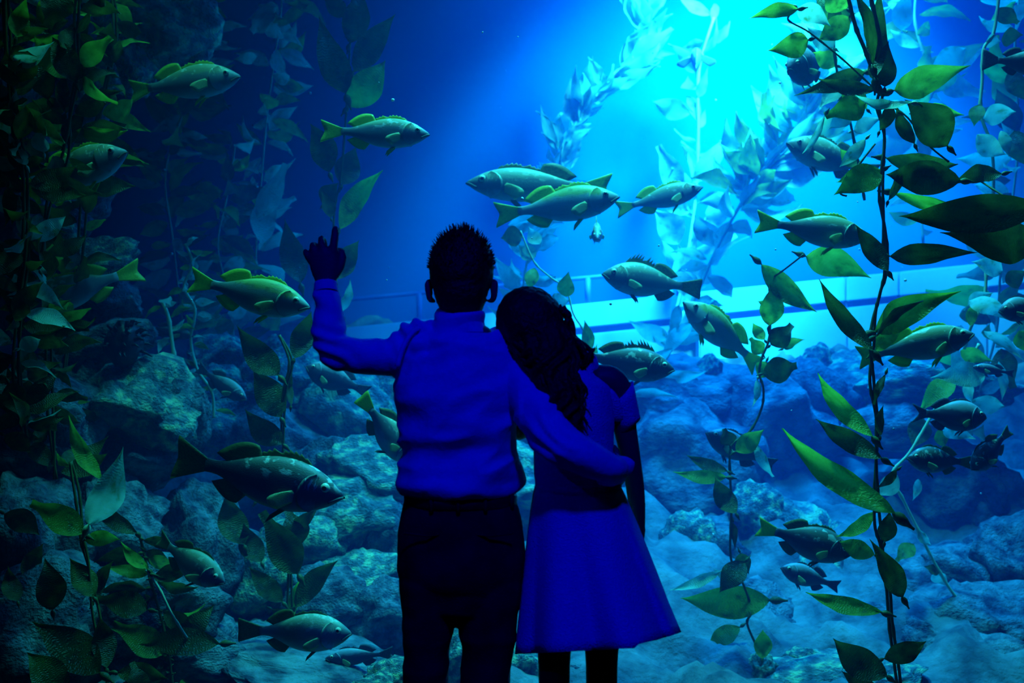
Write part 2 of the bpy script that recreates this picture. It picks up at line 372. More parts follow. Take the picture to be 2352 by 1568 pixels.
formation('encrusted stones seen between the legs of the couple', [
    (1045, 1520, 110, 170, 4.4, 't'), (1200, 1550, 160, 140, 4.5, 't'), (1330, 1570, 160, 90, 4.6, 'b'), (1200, 1000, 260, 170, 6.6, 't'), (1190, 1120, 240, 170, 6.0, 't'), (1050, 1420, 140, 120, 5.0, 'b')])
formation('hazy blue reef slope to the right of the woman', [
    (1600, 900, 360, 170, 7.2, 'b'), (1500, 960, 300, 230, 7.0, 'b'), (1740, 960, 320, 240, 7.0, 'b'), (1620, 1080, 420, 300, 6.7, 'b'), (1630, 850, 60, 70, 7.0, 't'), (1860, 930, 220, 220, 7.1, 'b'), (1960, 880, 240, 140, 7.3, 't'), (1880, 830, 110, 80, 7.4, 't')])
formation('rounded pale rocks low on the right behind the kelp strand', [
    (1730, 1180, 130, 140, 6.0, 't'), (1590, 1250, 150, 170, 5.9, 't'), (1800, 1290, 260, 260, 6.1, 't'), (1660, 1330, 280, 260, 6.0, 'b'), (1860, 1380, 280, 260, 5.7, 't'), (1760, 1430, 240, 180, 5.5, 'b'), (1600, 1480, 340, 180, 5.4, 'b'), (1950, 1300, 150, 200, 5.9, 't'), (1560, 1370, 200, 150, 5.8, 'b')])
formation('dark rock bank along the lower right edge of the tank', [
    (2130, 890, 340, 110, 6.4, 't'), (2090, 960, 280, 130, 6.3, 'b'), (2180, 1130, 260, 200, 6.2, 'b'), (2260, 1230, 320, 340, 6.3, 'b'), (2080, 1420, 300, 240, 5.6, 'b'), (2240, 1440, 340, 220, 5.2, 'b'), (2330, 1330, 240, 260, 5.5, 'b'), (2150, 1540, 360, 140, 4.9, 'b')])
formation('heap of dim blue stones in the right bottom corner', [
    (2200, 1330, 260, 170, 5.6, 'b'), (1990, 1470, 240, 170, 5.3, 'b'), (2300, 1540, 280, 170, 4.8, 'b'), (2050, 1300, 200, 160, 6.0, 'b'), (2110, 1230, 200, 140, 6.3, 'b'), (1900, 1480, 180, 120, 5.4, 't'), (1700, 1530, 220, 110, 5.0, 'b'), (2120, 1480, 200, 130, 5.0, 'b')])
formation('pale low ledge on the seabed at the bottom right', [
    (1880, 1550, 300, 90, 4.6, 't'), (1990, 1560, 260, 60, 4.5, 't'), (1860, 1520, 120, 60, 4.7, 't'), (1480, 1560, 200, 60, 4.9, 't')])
# dark spiky anemone on the left boulder
bm = bmesh.new(); c = P(285, 790, 4.55); root = thing('sea_anemone', 'black ruffled anemone drooping over the left boulder', 'anemone', None, c)
ellipsoid(bm, Vector((0, 0, 0)), (0.085, 0.08, 0.1), None, 3)
me = bm_mesh('anemone_body', bm)
displace(me, lambda p, n: 0.02 * fbm(p, 22, 3)); link('body', me, LEATHER, root)
for k in range(46):
    a = R.uniform(0, 6.28); e = R.uniform(-0.5, 1.2); dr = Vector((math.cos(a) * math.cos(e), math.sin(a) * math.cos(e), math.sin(e)))
    b = Vector((dr.x * .085, dr.y * .08, dr.z * .1)); bm = bmesh.new()
    tube(bm, [b * 0.9, b + dr * 0.02, b + dr * 0.035 + Vector((0.012, 0, -0.012))], [0.008, 0.006, 0.002], 6)
    link('tentacle', bm_mesh('tentacle', bm), LEATHER, root)

# ------------------------------------------------------------------ kelp
def blade_mesh(k):
    """unit kelp blade: x 0..1 from stalk to tip, width about 1, ruffled and curled"""
    rr = random.Random(100 + k); NL, NW = 14, 6
    curl = rr.choice((-1, 1)) * rr.uniform(0.08, 0.26); sway = rr.uniform(-0.10, 0.10); tw = rr.uniform(-1.3, 1.3); peak = rr.uniform(0.30, 0.46)
    torn = k in (3, 9)
    vs, fs = [], []
    for i in range(NL + 1):
        t = i / NL
        w = (math.sin(math.pi * min(1, t / (2 * peak)) if t < peak else math.pi * (0.5 + 0.5 * (t - peak) / (1 - peak))))
        w = max(0.004, w) ** (0.7 if t < peak else 1.35)
        if torn and t > 0.8: w = max(w, 0.32)
        a = tw * (t - 0.3)
        for j in range(NW + 1):
            s = j / NW - 0.5
            y = s * w; z = 0.10 * w * (abs(s) * 2) ** 2 * math.sin(5.5 * t * math.pi + (1.3 if s > 0 else 0) + k) * 0.22 + 0.03 * (s * 2) ** 2
            y2 = y * math.cos(a * 0.8); z2 = z + y * math.sin(a) * 0.4
            vs.append((t, y2 + sway * math.sin(math.pi * t) * 2.0 * 0.6, z2 * 1.0 + curl * math.sin(math.pi * t * 0.9)))
    for i in range(NL):
        for j in range(NW):
            a = i * (NW + 1) + j; fs.append((a, a + 1, a + NW + 2, a + NW + 1))
    return vs, fs
BLADES = {}
def blade_src(k, mat):
    key = (k, mat.name)
    if key not in BLADES:
        vs, fs = blade_mesh(k); me = mesh_from('blade', vs, fs); me.materials.append(mat); BLADES[key] = me
    return BLADES[key]
bm = bmesh.new()
tube(bm, [Vector((x, 0, 0)) for x in (0, 0.12, 0.25, 0.42, 0.62, 0.8, 0.92, 1.0)], [0.05, 0.06, 0.09, 0.17, 0.22, 0.17, 0.07, 0.03], 8)
FLOAT = {}
for key_, mat_ in (('d', STIPE), ('g', STIPE), ('p', STIPE_P)):
    me = bm_mesh('float', bm.copy()); me.materials.append(mat_); FLOAT[key_] = me
bm.free()
def strand(bm, pts, r, wob=0.0, ph=0.0):
    sp = catmull(pts, 6); n = len(sp); out = []
    for i, p in enumerate(sp):
        out.append(p + Vector((math.sin(i * 0.19 + ph) + 0.4 * math.sin(i * 0.41 + ph * 2), math.cos(i * 0.16 + ph), 0)) * wob)
    tube(bm, out, [r * (1 + 0.35 * (1 if (i % 7 == 0) else 0)) for i in range(n)], 6)
    return out
class Plant:
    def __init__(s, label, pts, r=0.006, pale=False, strands=1, group='giant kelp plants in the tank', name='kelp'):
        s.pts = [P(*p) for p in pts]; s.px = pts
        s.base = s.pts[-1].copy()
        s.root = thing(name, label, 'kelp', group, s.base)
        s.pale = pale; s.k = 0
        for q in range(strands):
            bm = bmesh.new(); strand(bm, [p - s.base for p in s.pts], r, 0.009 if strands > 1 else 0.003, q * 2.1)
            link('stipe', bm_mesh('stipe', bm), STIPE_P if pale else STIPE, s.root)
    def near(s, p):
        return min(s.pts, key=lambda q: (q - p).length)
    def blade(s, b, t, w, mat='g', roll=0.0, flo=True, stalk=True, var=None):
        """b, t world points of base and tip, w world width"""
        x = (t - b); ln = max(x.length, 1e-4); x = x / ln
        view = ((b + t) * 0.5 - Vector((0, 0, CAMZ))).normalized()
        z = -view - x * (-view).dot(x)
        if z.length < 0.05: z = Vector((0, 0, 1)) - x * x.z
        z.normalize(); z = Quaternion(x, roll) @ z; y = z.cross(x)
        M = Matrix(((x.x * ln, y.x * w, z.x * ln, b.x), (x.y * ln, y.y * w, z.y * ln, b.y), (x.z * ln, y.z * w, z.z * ln, b.z), (0, 0, 0, 1)))
        k = R.randrange(14) if var is None else var
        o = link('blade', blade_src(k, KELP[mat]), None, s.root, Matrix.Translation(-s.base) @ M)
        if flo:
            fl = min(0.11, max(0.03, ln * 0.22)); fx = x
            Mf = Matrix(((fx.x * fl, y.x * fl, z.x * fl, b.x - fx.x * fl * .93), (fx.y * fl, y.y * fl, z.y * fl, b.y - fx.y * fl * .93), (fx.z * fl, y.z * fl, z.z * fl, b.z - fx.z * fl * .93), (0, 0, 0, 1)))
            f = link('float', FLOAT[mat], None, o); f.matrix_parent_inverse = M.inverted(); f.matrix_basis = Mf
        return o
    def pb(s, bx, by, tx, ty, w, d, mat='g', roll=0.0, dd=0.0, flo=True, var=None):
        b = P(bx, by, d); t = P(tx, ty, d + dd)
        return s.blade(b, t, w / F * d * 1.12, mat, roll, flo, var=var)
    def scatter(s, n, lpx, wr=0.34, mats='p', spread=0.9, t0=0.0, t1=1.0, drop=0.3, flo=False, along=0.0):
        sp = catmull(s.pts, 10); m = len(sp)
        for i in range(n):
            u = t0 + (t1 - t0) * (i + R.random()) / n
            p = sp[min(m - 1, int(u * (m - 1)))]
            L = lpx / F * p.y * R.uniform(0.6, 1.3)
            a = R.uniform(0, 6.28); up = R.uniform(-0.7, 0.8) - drop + 0.3
            dr = Vector((math.cos(a) * spread, math.sin(a) * 0.6, up)).normalized()
            if along:
                i_ = min(m - 1, int(u * (m - 1))); tg = (sp[max(0, i_ - 2)] - sp[min(m - 1, i_ + 2)]).normalized(); dr = (dr + tg * along).normalized()
            b = p + dr * L * 0.12
            s.blade(b, b + dr * L, L * wr * R.uniform(0.8, 1.4), R.choice(mats), R.uniform(-1.0, 1.0), flo)

# A: big dark strand in the right foreground
A = Plant('tallest dark green kelp strand in the right foreground with long arching blades', [
    (1992, -60, 3.95), (1998, 0, 3.95), (2020, 95, 3.95), (2010, 160, 3.95), (2024, 210, 3.95), (2018, 250, 3.95), (2028, 305, 3.95), (2028, 370, 3.95), (2025, 450, 3.95), (2032, 530, 3.95),
    (2036, 618, 3.95), (2019, 673, 3.95), (2010, 714, 3.95), (2005, 773, 3.95), (2003, 838, 3.95), (2006, 893, 3.95), (2012, 962, 3.95), (2010, 1055, 3.95), (2015, 1190, 3.95), (2026, 1250, 3.95), (2044, 1355, 3.95), (2047, 1445, 3.95), (2062, 1580, 3.95), (2066, 1640, 3.95)], 0.0065, strands=2)
bm = bmesh.new(); strand(bm, [P(*p) - A.base for p in ((1945, -20, 3.9), (1965, 60, 3.9), (1985, 110, 3.9), (2000, 150, 3.93), (2015, 180, 3.95))], 0.008); link('stipe', bm_mesh('stipe', bm), STIPE, A.root)
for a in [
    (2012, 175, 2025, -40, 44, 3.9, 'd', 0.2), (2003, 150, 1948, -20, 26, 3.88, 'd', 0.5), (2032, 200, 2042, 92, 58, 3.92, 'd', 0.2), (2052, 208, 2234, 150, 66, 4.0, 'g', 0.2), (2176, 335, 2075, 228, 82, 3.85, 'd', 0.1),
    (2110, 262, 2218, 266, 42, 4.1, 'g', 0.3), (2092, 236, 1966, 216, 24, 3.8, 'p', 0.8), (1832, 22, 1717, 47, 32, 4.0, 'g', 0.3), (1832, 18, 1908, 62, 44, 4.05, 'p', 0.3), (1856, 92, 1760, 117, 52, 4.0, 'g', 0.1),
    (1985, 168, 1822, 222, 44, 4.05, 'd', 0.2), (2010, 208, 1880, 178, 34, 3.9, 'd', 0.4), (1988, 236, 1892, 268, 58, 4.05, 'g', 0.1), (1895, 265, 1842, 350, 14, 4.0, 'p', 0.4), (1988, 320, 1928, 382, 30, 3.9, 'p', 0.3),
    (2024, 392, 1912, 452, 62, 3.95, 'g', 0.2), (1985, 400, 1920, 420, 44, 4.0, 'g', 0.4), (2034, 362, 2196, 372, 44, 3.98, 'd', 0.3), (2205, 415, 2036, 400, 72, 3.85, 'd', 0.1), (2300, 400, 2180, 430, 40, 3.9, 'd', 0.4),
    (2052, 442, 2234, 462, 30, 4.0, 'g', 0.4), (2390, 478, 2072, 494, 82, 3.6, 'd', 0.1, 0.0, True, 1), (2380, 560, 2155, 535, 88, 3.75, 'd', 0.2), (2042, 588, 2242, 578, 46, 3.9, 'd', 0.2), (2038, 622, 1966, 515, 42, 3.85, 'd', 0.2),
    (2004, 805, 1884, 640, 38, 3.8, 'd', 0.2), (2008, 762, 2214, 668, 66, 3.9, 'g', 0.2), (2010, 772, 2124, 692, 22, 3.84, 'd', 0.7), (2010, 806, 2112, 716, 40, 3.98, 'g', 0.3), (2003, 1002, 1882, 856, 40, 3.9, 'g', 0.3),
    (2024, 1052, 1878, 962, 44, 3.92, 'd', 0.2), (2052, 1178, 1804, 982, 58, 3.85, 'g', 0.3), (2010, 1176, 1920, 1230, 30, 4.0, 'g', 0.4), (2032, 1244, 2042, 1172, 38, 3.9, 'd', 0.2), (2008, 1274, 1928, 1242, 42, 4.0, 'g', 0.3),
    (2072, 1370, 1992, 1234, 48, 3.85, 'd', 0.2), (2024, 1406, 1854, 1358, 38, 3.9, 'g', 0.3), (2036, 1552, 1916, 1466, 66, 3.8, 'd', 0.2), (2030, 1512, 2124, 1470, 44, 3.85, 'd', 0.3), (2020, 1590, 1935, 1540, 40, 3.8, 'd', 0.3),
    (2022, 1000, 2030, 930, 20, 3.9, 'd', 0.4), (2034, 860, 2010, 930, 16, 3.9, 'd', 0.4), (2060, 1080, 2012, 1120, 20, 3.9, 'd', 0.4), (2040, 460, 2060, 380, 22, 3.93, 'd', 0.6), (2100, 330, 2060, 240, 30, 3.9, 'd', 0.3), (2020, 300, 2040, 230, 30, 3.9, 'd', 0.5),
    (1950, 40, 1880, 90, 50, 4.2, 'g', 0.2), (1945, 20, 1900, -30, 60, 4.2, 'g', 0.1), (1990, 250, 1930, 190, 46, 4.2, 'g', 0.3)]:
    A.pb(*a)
# bent side stalks that carry blades away from the stem
for pts in (((1832, 20, 4.0), (1810, 45, 4.0), (1860, 75, 4.0), (1940, 140, 3.97), (2010, 205, 3.95)), ((2180, 372, 3.85), (2130, 330, 3.87), (2085, 270, 3.9), (2040, 240, 3.95)), ((1945, 450, 3.95), (1930, 440, 3.95), (1960, 395, 3.93), (2010, 330, 3.95)), ((2352, 480, 3.7), (2290, 440, 3.8), (2230, 405, 3.9), (2205, 415, 3.85)),
            ((1845, 585, 4.3), (1800, 620, 4.4), (1770, 640, 4.5))):
    bm = bmesh.new(); strand(bm, [P(*p) - A.base for p in pts], 0.004); link('side_stalk', bm_mesh('side_stalk', bm), STIPE, A.root)

B = Plant('thin kelp strand right of the woman rooted in a knobbly holdfast', [
    (1766, 640, 4.6), (1767, 766, 4.6), (1748, 825, 4.6), (1744, 860, 4.6), (1755, 893, 4.6), (1751, 935, 4.6), (1722, 990, 4.6), (1682, 1020, 4.6), (1675, 1060, 4.6), (1681, 1170, 4.6), (1680, 1280, 4.6), (1702, 1330, 4.6), (1726, 1400, 4.6), (1715, 1432, 4.6), (1740, 1490, 4.6), (1752, 1535, 4.6)], 0.0055)
for a in [
    (1748, 606, 1876, 714, 48, 4.5, 'g', 0.1), (1766, 748, 1772, 652, 52, 4.5, 'g', 0.3), (1770, 792, 1818, 745, 48, 4.5, 'd', 0.2), (1752, 858, 1828, 838, 56, 4.5, 'd', 0.2), (1750, 812, 1722, 776, 32, 4.65, 'g', 0.2), (1756, 780, 1730, 740, 26, 4.6, 'g', 0.4),
    (1740, 872, 1726, 935, 18, 4.6, 'p', 0.5), (1676, 1022, 1662, 984, 36, 4.5, 'd', 0.2), (1690, 1036, 1756, 986, 42, 4.55, 'g', 0.2), (1735, 1020, 1778, 1092, 24, 4.6, 'p', 0.3), (1668, 1096, 1546, 1082, 30, 4.55, 'g', 0.2), (1670, 1082, 1578, 1044, 28, 4.6, 'd', 0.3),
    (1690, 1178, 1644, 1096, 44, 4.5, 'd', 0.2), (1684, 1200, 1690, 1262, 18, 4.6, 'd', 0.4), (1656, 1312, 1536, 1354, 24, 4.5, 'p', 0.3), (1712, 1290, 1654, 1362, 50, 4.5, 'd', 0.2), (1768, 1378, 1564, 1372, 68, 4.55, 'g', 0.1), (1700, 1440, 1624, 1496, 40, 4.8, 'g', 0.3), (1750, 1512, 1752, 1446, 38, 4.5, 'g', 0.2),
    (1690, 1330, 1640, 1305, 20, 4.6, 'p', 0.3), (1700, 1270, 1720, 1320, 34, 4.55, 'd', 0.3), (1850, 588, 2004, 640, 66, 4.4, 'g', 0.1), (1790, 700, 1740, 690, 24, 4.7, 'g', 0.4), (1760, 830, 1740, 870, 40, 4.65, 'g', 0.2), (1800, 800, 1850, 780, 24, 4.8, 'g', 0.5)]:
    B.pb(*a)
bm = bmesh.new(); ellipsoid(bm, Vector((0, 0, -0.03)), (0.075, 0.075, 0.10), None, 4); me = bm_mesh('holdfast', bm)
displace(me, lambda p, n: 0.022 * fbm(p, 38, 2)); link('holdfast', me, noise_mat('holdfast_growth', (0.03, 0.05, 0.03), (0.35, 0.45, 0.25), 40, 0.9, 0.6, 60), B.root)

E = Plant('pale kelp strand at the right edge with crumpled pale blades', [
    (2296, -40, 4.7), (2290, 20, 4.7), (2280, 80, 4.7), (2258, 115, 4.7), (2257, 190, 4.7), (2254, 262, 4.7), (2275, 330, 4.7), (2282, 400, 4.75), (2278, 500, 4.8), (2268, 600, 4.8), (2262, 680, 4.8), (2230, 750, 4.8), (2215, 800, 4.9)], 0.008, True)
for a in [(2258, 272, 2332, 256, 44, 4.6, 'p', 0.2), (2244, 308, 2312, 352, 44, 4.55, 'p', 0.3), (2250, 240, 2238, 292, 32, 4.6, 'g', 0.2), (2300, 300, 2316, 360, 28, 4.5, 'p', 0.5), (2302, 622, 2228, 602, 44, 4.6, 'p', 0.3), (2226, 690, 2342, 746, 40, 4.6, 'p', 0.3), (2228, 748, 2250, 686, 24, 4.65, 'g', 0.3), (2222, 702, 2284, 672, 30, 4.65, 'p', 0.3),
          (2280, 400, 2230, 412, 30, 4.8, 'p', 0.2), (2290, 460, 2240, 470, 30, 4.8, 'p', 0.3), (2262, 100, 2300, 96, 30, 4.7, 'p', 0.4), (2290, 20, 2340, 50, 36, 4.8, 'd', 0.3), (2300, 90, 2352, 80, 40, 4.9, 'd', 0.4), (2320, 160, 2360, 230, 40, 5.0, 'd', 0.3), (2330, 300, 2360, 380, 50, 5.0, 'd', 0.3), (2340, 760, 2380, 820, 50, 4.6, 'g', 0.2), (2310, 650, 2360, 620, 40, 4.7, 'd', 0.2)]:
    E.pb(*a, flo=False)
Fp = Plant('pale kelp leaning diagonally at the lower right beside the dark oval fish', [
    (2250, 790, 5.0), (2215, 840, 5.0), (2170, 900, 5.0), (2130, 970, 5.0), (2090, 1040, 5.0), (2050, 1090, 5.0), (2075, 1150, 5.0), (2110, 1220, 5.0), (2150, 1300, 5.0), (2200, 1375, 5.0), (2290, 1465, 5.0), (2340, 1500, 5.0)], 0.008, True)
for a in [(2262, 862, 2132, 870, 54, 4.9, 'p', 0.2), (2205, 805, 2284, 832, 34, 4.9, 'g', 0.2), (2192, 868, 2110, 950, 46, 4.95, 'g', 0.2), (2165, 988, 2244, 1010, 34, 4.9, 'p', 0.2), (2145, 1008, 2180, 1000, 34, 4.95, 'g', 0.2), (2062, 1092, 2008, 1136, 40, 4.9, 'p', 0.2), (2230, 920, 2305, 930, 40, 5.0, 'p', 0.3), (2225, 870, 2235, 930, 24, 5.0, 'p', 0.4), (2295, 830, 2300, 920, 20, 5.0, 'p', 0.4), (2260, 760, 2352, 830, 24, 4.9, 'p', 0.3),
          (2110, 1100, 2095, 1150, 18, 5.0, 'p', 0.3), (2110, 1215, 2140, 1250, 20, 5.0, 'p', 0.4), (2140, 1320, 2180, 1350, 30, 5.0, 'p', 0.4), (2190, 1370, 2250, 1440, 36, 5.0, 'p', 0.3), (2100, 1250, 2060, 1290, 36, 5.0, 'g', 0.3), (2120, 960, 2095, 1030, 50, 5.05, 'd', 0.3), (2160, 1310, 2120, 1300, 24, 5.0, 'd', 0.3), (2300, 800, 2330, 890, 50, 5.2, 'd', 0.3), (2240, 1460, 2190, 1440, 30, 5.0, 'p', 0.4), (2290, 1470, 2340, 1460, 26, 5.0, 'd', 0.4)]:
    Fp.pb(*a, flo=False)
G = Plant('dim dark kelp at the top left of centre above the pointing hand', [
    (812, -60, 5.3), (805, 40, 5.3), (800, 170, 5.3), (795, 260, 5.3), (790, 350, 5.3), (782, 420, 5.3), (768, 470, 5.3), (765, 540, 5.3), (770, 620, 5.3), (775, 760, 5.3), (780, 900, 5.3)], 0.006)
for a in [(794, 216, 732, 38, 64, 5.2, 'd', 0.2), (812, 164, 910, 32, 58, 5.2, 'd', 0.2), (800, 245, 882, 138, 68, 5.3, 'g', 0.2), (756, 396, 712, 286, 56, 5.2, 'd', 0.1), (786, 424, 818, 336, 56, 5.3, 'd', 0.2), (780, 525, 882, 392, 48, 5.3, 'g', 0.3), (742, 470, 778, 420, 40, 5.2, 'd', 0.3), (802, 100, 826, -20, 56, 5.3, 'd', 0.2), (790, 40, 740, -20, 40, 5.3, 'd', 0.2),
          (770, 640, 826, 552, 52, 5.1, 'd', 0.3), (775, 720, 800, 640, 24, 5.3, 'p', 0.6), (690, 650, 655, 500, 56, 5.6, 'd', 0.2), (760, 500, 740, 440, 30, 5.2, 'd', 0.4)]:
    G.pb(*a)
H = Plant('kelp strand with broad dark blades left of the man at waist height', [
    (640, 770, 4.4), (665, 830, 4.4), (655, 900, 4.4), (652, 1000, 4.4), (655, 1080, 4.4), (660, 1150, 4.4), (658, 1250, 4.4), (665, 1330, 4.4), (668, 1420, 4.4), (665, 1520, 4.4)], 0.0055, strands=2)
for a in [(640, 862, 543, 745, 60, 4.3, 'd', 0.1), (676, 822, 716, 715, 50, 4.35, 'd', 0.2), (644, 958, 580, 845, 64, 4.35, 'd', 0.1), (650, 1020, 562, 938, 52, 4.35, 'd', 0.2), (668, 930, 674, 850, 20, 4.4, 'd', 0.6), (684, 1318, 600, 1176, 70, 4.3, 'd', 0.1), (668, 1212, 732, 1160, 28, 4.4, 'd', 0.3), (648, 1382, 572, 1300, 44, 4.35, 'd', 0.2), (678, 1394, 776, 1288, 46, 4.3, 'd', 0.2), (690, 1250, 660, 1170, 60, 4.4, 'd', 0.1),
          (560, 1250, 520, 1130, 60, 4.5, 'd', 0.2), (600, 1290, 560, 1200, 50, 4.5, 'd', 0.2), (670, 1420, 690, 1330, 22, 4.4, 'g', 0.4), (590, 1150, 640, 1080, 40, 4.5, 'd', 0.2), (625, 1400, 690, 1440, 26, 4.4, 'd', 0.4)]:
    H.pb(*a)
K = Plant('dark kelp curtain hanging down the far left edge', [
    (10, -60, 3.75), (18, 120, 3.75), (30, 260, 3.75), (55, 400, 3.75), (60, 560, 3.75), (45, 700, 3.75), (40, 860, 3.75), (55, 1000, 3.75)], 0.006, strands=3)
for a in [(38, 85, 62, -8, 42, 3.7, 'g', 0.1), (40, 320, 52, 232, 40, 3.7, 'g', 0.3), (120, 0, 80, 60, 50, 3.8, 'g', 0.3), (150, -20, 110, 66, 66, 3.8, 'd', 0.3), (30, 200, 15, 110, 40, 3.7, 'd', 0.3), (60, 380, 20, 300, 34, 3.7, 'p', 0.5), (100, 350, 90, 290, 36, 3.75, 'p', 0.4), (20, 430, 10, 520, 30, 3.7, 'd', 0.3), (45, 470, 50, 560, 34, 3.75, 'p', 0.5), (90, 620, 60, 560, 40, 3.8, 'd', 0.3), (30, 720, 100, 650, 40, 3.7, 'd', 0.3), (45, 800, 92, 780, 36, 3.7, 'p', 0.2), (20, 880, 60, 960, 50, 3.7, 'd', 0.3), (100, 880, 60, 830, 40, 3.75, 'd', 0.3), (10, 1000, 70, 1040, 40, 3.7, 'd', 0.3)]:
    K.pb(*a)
K.scatter(110, 95, 0.36, 'dddp', 0.8)
K2 = Plant('second dark kelp strand from the left edge in front of the rock pillar', [
    (180, -60, 3.9), (172, 60, 3.9), (180, 170, 3.9), (165, 260, 3.9), (150, 360, 3.9), (110, 470, 3.9), (95, 600, 3.9), (110, 760, 3.9), (118, 940, 3.9), (130, 1100, 3.9)], 0.006, strands=2)
for a in [(172, 190, 120, 90, 54, 3.85, 'd', 0.2), (160, 210, 230, 100, 46, 3.9, 'd', 0.3), (150, 260, 170, 150, 40, 3.9, 'd', 0.3), (165, 120, 210, 30, 46, 3.9, 'd', 0.3), (110, 230, 70, 130, 50, 3.9, 'd', 0.2), (150, 330, 200, 250, 40, 3.9, 'd', 0.3)]:
    K2.pb(*a)
K2.scatter(80, 95, 0.36, 'dddg', 0.9)
Lp = Plant('large leaved kelp in the lower left corner with one pale upright blade', [
    (160, 1060, 3.79), (175, 1140, 3.79), (190, 1230, 3.79), (205, 1290, 3.79), (218, 1390, 3.79), (232, 1480, 3.79), (245, 1600, 3.79), (248, 1680, 3.79)], 0.0055, strands=2)
for a in [(204, 1204, 282, 1022, 66, 3.69, 'p', 0.15, 0.0, True, 5), (192, 1226, 72, 1158, 58, 3.74, 'g', 0.2), (196, 1240, 274, 1240, 34, 3.74, 'g', 0.3), (232, 1102, 160, 952, 34, 3.84, 'g', 0.3), (230, 1545, 72, 1425, 82, 3.64, 'd', 0.1), (244, 1532, 230, 1416, 50, 3.69, 'd', 0.2), (342, 1318, 238, 1300, 30, 3.84, 'g', 0.2), (338, 1306, 278, 1242, 26, 3.84, 'g', 0.3), (340, 1400, 225, 1378, 56, 3.84, 'd', 0.2), (270, 1545, 385, 1560, 44, 3.74, 'd', 0.2), (505, 1478, 325, 1484, 56, 3.94, 'd', 0.2), (120, 1400, 100, 1280, 60, 3.74, 'd', 0.2), (215, 1370, 160, 1280, 50, 3.74, 'd', 0.2), (215, 1380, 262, 1290, 30, 3.79, 'd', 0.4), (40, 1380, 20, 1300, 40, 3.74, 'd', 0.3), (60, 1330, 100, 1250, 40, 3.84, 'd', 0.3), (150, 1600, 60, 1500, 70, 3.64, 'd', 0.2), (320, 1600, 300, 1520, 50, 3.74, 'd', 0.3), (10, 1180, 90, 1230, 50, 3.84, 'd', 0.2)]:
    Lp.pb(*a)
bm = bmesh.new(); strand(bm, [P(*p) - Lp.base for p in ((335, 1308, 3.84), (365, 1350, 3.84), (395, 1410, 3.84), (430, 1465, 3.89))], 0.005); link('side_stalk', bm_mesh('side_stalk', bm), STIPE_P, Lp.root)
K3 = Plant('dark tangled kelp strand in front of the broad left boulder', [(250, -60, 4.3), (262, 80, 4.3), (240, 220, 4.3), (215, 330, 4.3), (195, 450, 4.3), (180, 620, 4.3), (150, 800, 4.3), (140, 950, 4.3), (150, 1120, 4.3), (160, 1300, 4.3)], 0.006, strands=2)
K3.scatter(70, 90, 0.36, 'dddg', 0.9)
K4 = Plant('short dark kelp tuft on the shadowed rocks at the bottom left', [(320, 1230, 4.0), (340, 1320, 4.0), (370, 1420, 4.0), (390, 1520, 4.0), (400, 1600, 4.0)], 0.006)
K4.scatter(26, 110, 0.36, 'dddg', 1.0, flo=True)
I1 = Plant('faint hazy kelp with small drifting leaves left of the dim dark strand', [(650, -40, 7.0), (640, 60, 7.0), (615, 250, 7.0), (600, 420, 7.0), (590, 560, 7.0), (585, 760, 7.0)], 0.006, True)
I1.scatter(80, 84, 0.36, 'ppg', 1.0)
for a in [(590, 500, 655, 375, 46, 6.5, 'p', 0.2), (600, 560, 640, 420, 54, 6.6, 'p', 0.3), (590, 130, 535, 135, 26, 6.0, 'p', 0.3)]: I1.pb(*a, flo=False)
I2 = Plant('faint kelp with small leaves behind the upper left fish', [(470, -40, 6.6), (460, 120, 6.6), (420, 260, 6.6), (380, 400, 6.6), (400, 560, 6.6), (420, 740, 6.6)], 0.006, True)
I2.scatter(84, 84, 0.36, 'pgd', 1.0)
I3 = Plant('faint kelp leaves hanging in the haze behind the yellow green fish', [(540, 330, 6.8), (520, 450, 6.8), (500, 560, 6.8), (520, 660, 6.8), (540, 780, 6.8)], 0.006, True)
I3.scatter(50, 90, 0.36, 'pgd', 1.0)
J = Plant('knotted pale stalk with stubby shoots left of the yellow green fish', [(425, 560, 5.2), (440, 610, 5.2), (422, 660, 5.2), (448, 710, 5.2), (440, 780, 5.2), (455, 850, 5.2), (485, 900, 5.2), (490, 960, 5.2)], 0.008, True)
J.scatter(40, 40, 0.34, 'ppg', 0.9)
J2 = Plant('broken pale stalk with stubby shoots above the broad left boulder', [(370, 690, 5.0), (385, 730, 5.0), (395, 790, 5.0), (405, 850, 5.0), (400, 900, 5.0)], 0.010, True)
J2.scatter(14, 48, 0.34, 'ppg', 0.6)
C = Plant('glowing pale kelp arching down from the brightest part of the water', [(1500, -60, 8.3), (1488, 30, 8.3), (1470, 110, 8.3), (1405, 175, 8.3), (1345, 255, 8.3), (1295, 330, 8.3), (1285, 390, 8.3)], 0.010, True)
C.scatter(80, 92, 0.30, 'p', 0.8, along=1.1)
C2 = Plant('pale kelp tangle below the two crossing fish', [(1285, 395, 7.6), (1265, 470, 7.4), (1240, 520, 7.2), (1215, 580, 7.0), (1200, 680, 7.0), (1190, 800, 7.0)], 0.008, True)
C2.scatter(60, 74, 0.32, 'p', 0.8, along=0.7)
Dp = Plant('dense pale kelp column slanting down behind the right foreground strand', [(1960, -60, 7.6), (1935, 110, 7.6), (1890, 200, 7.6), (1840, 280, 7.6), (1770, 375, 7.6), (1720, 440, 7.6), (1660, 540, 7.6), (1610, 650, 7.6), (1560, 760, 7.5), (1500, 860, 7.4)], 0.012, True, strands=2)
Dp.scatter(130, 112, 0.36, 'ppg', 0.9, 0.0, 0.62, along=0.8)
Dp.scatter(24, 90, 0.34, 'p', 1.0, 0.62, 1.0)
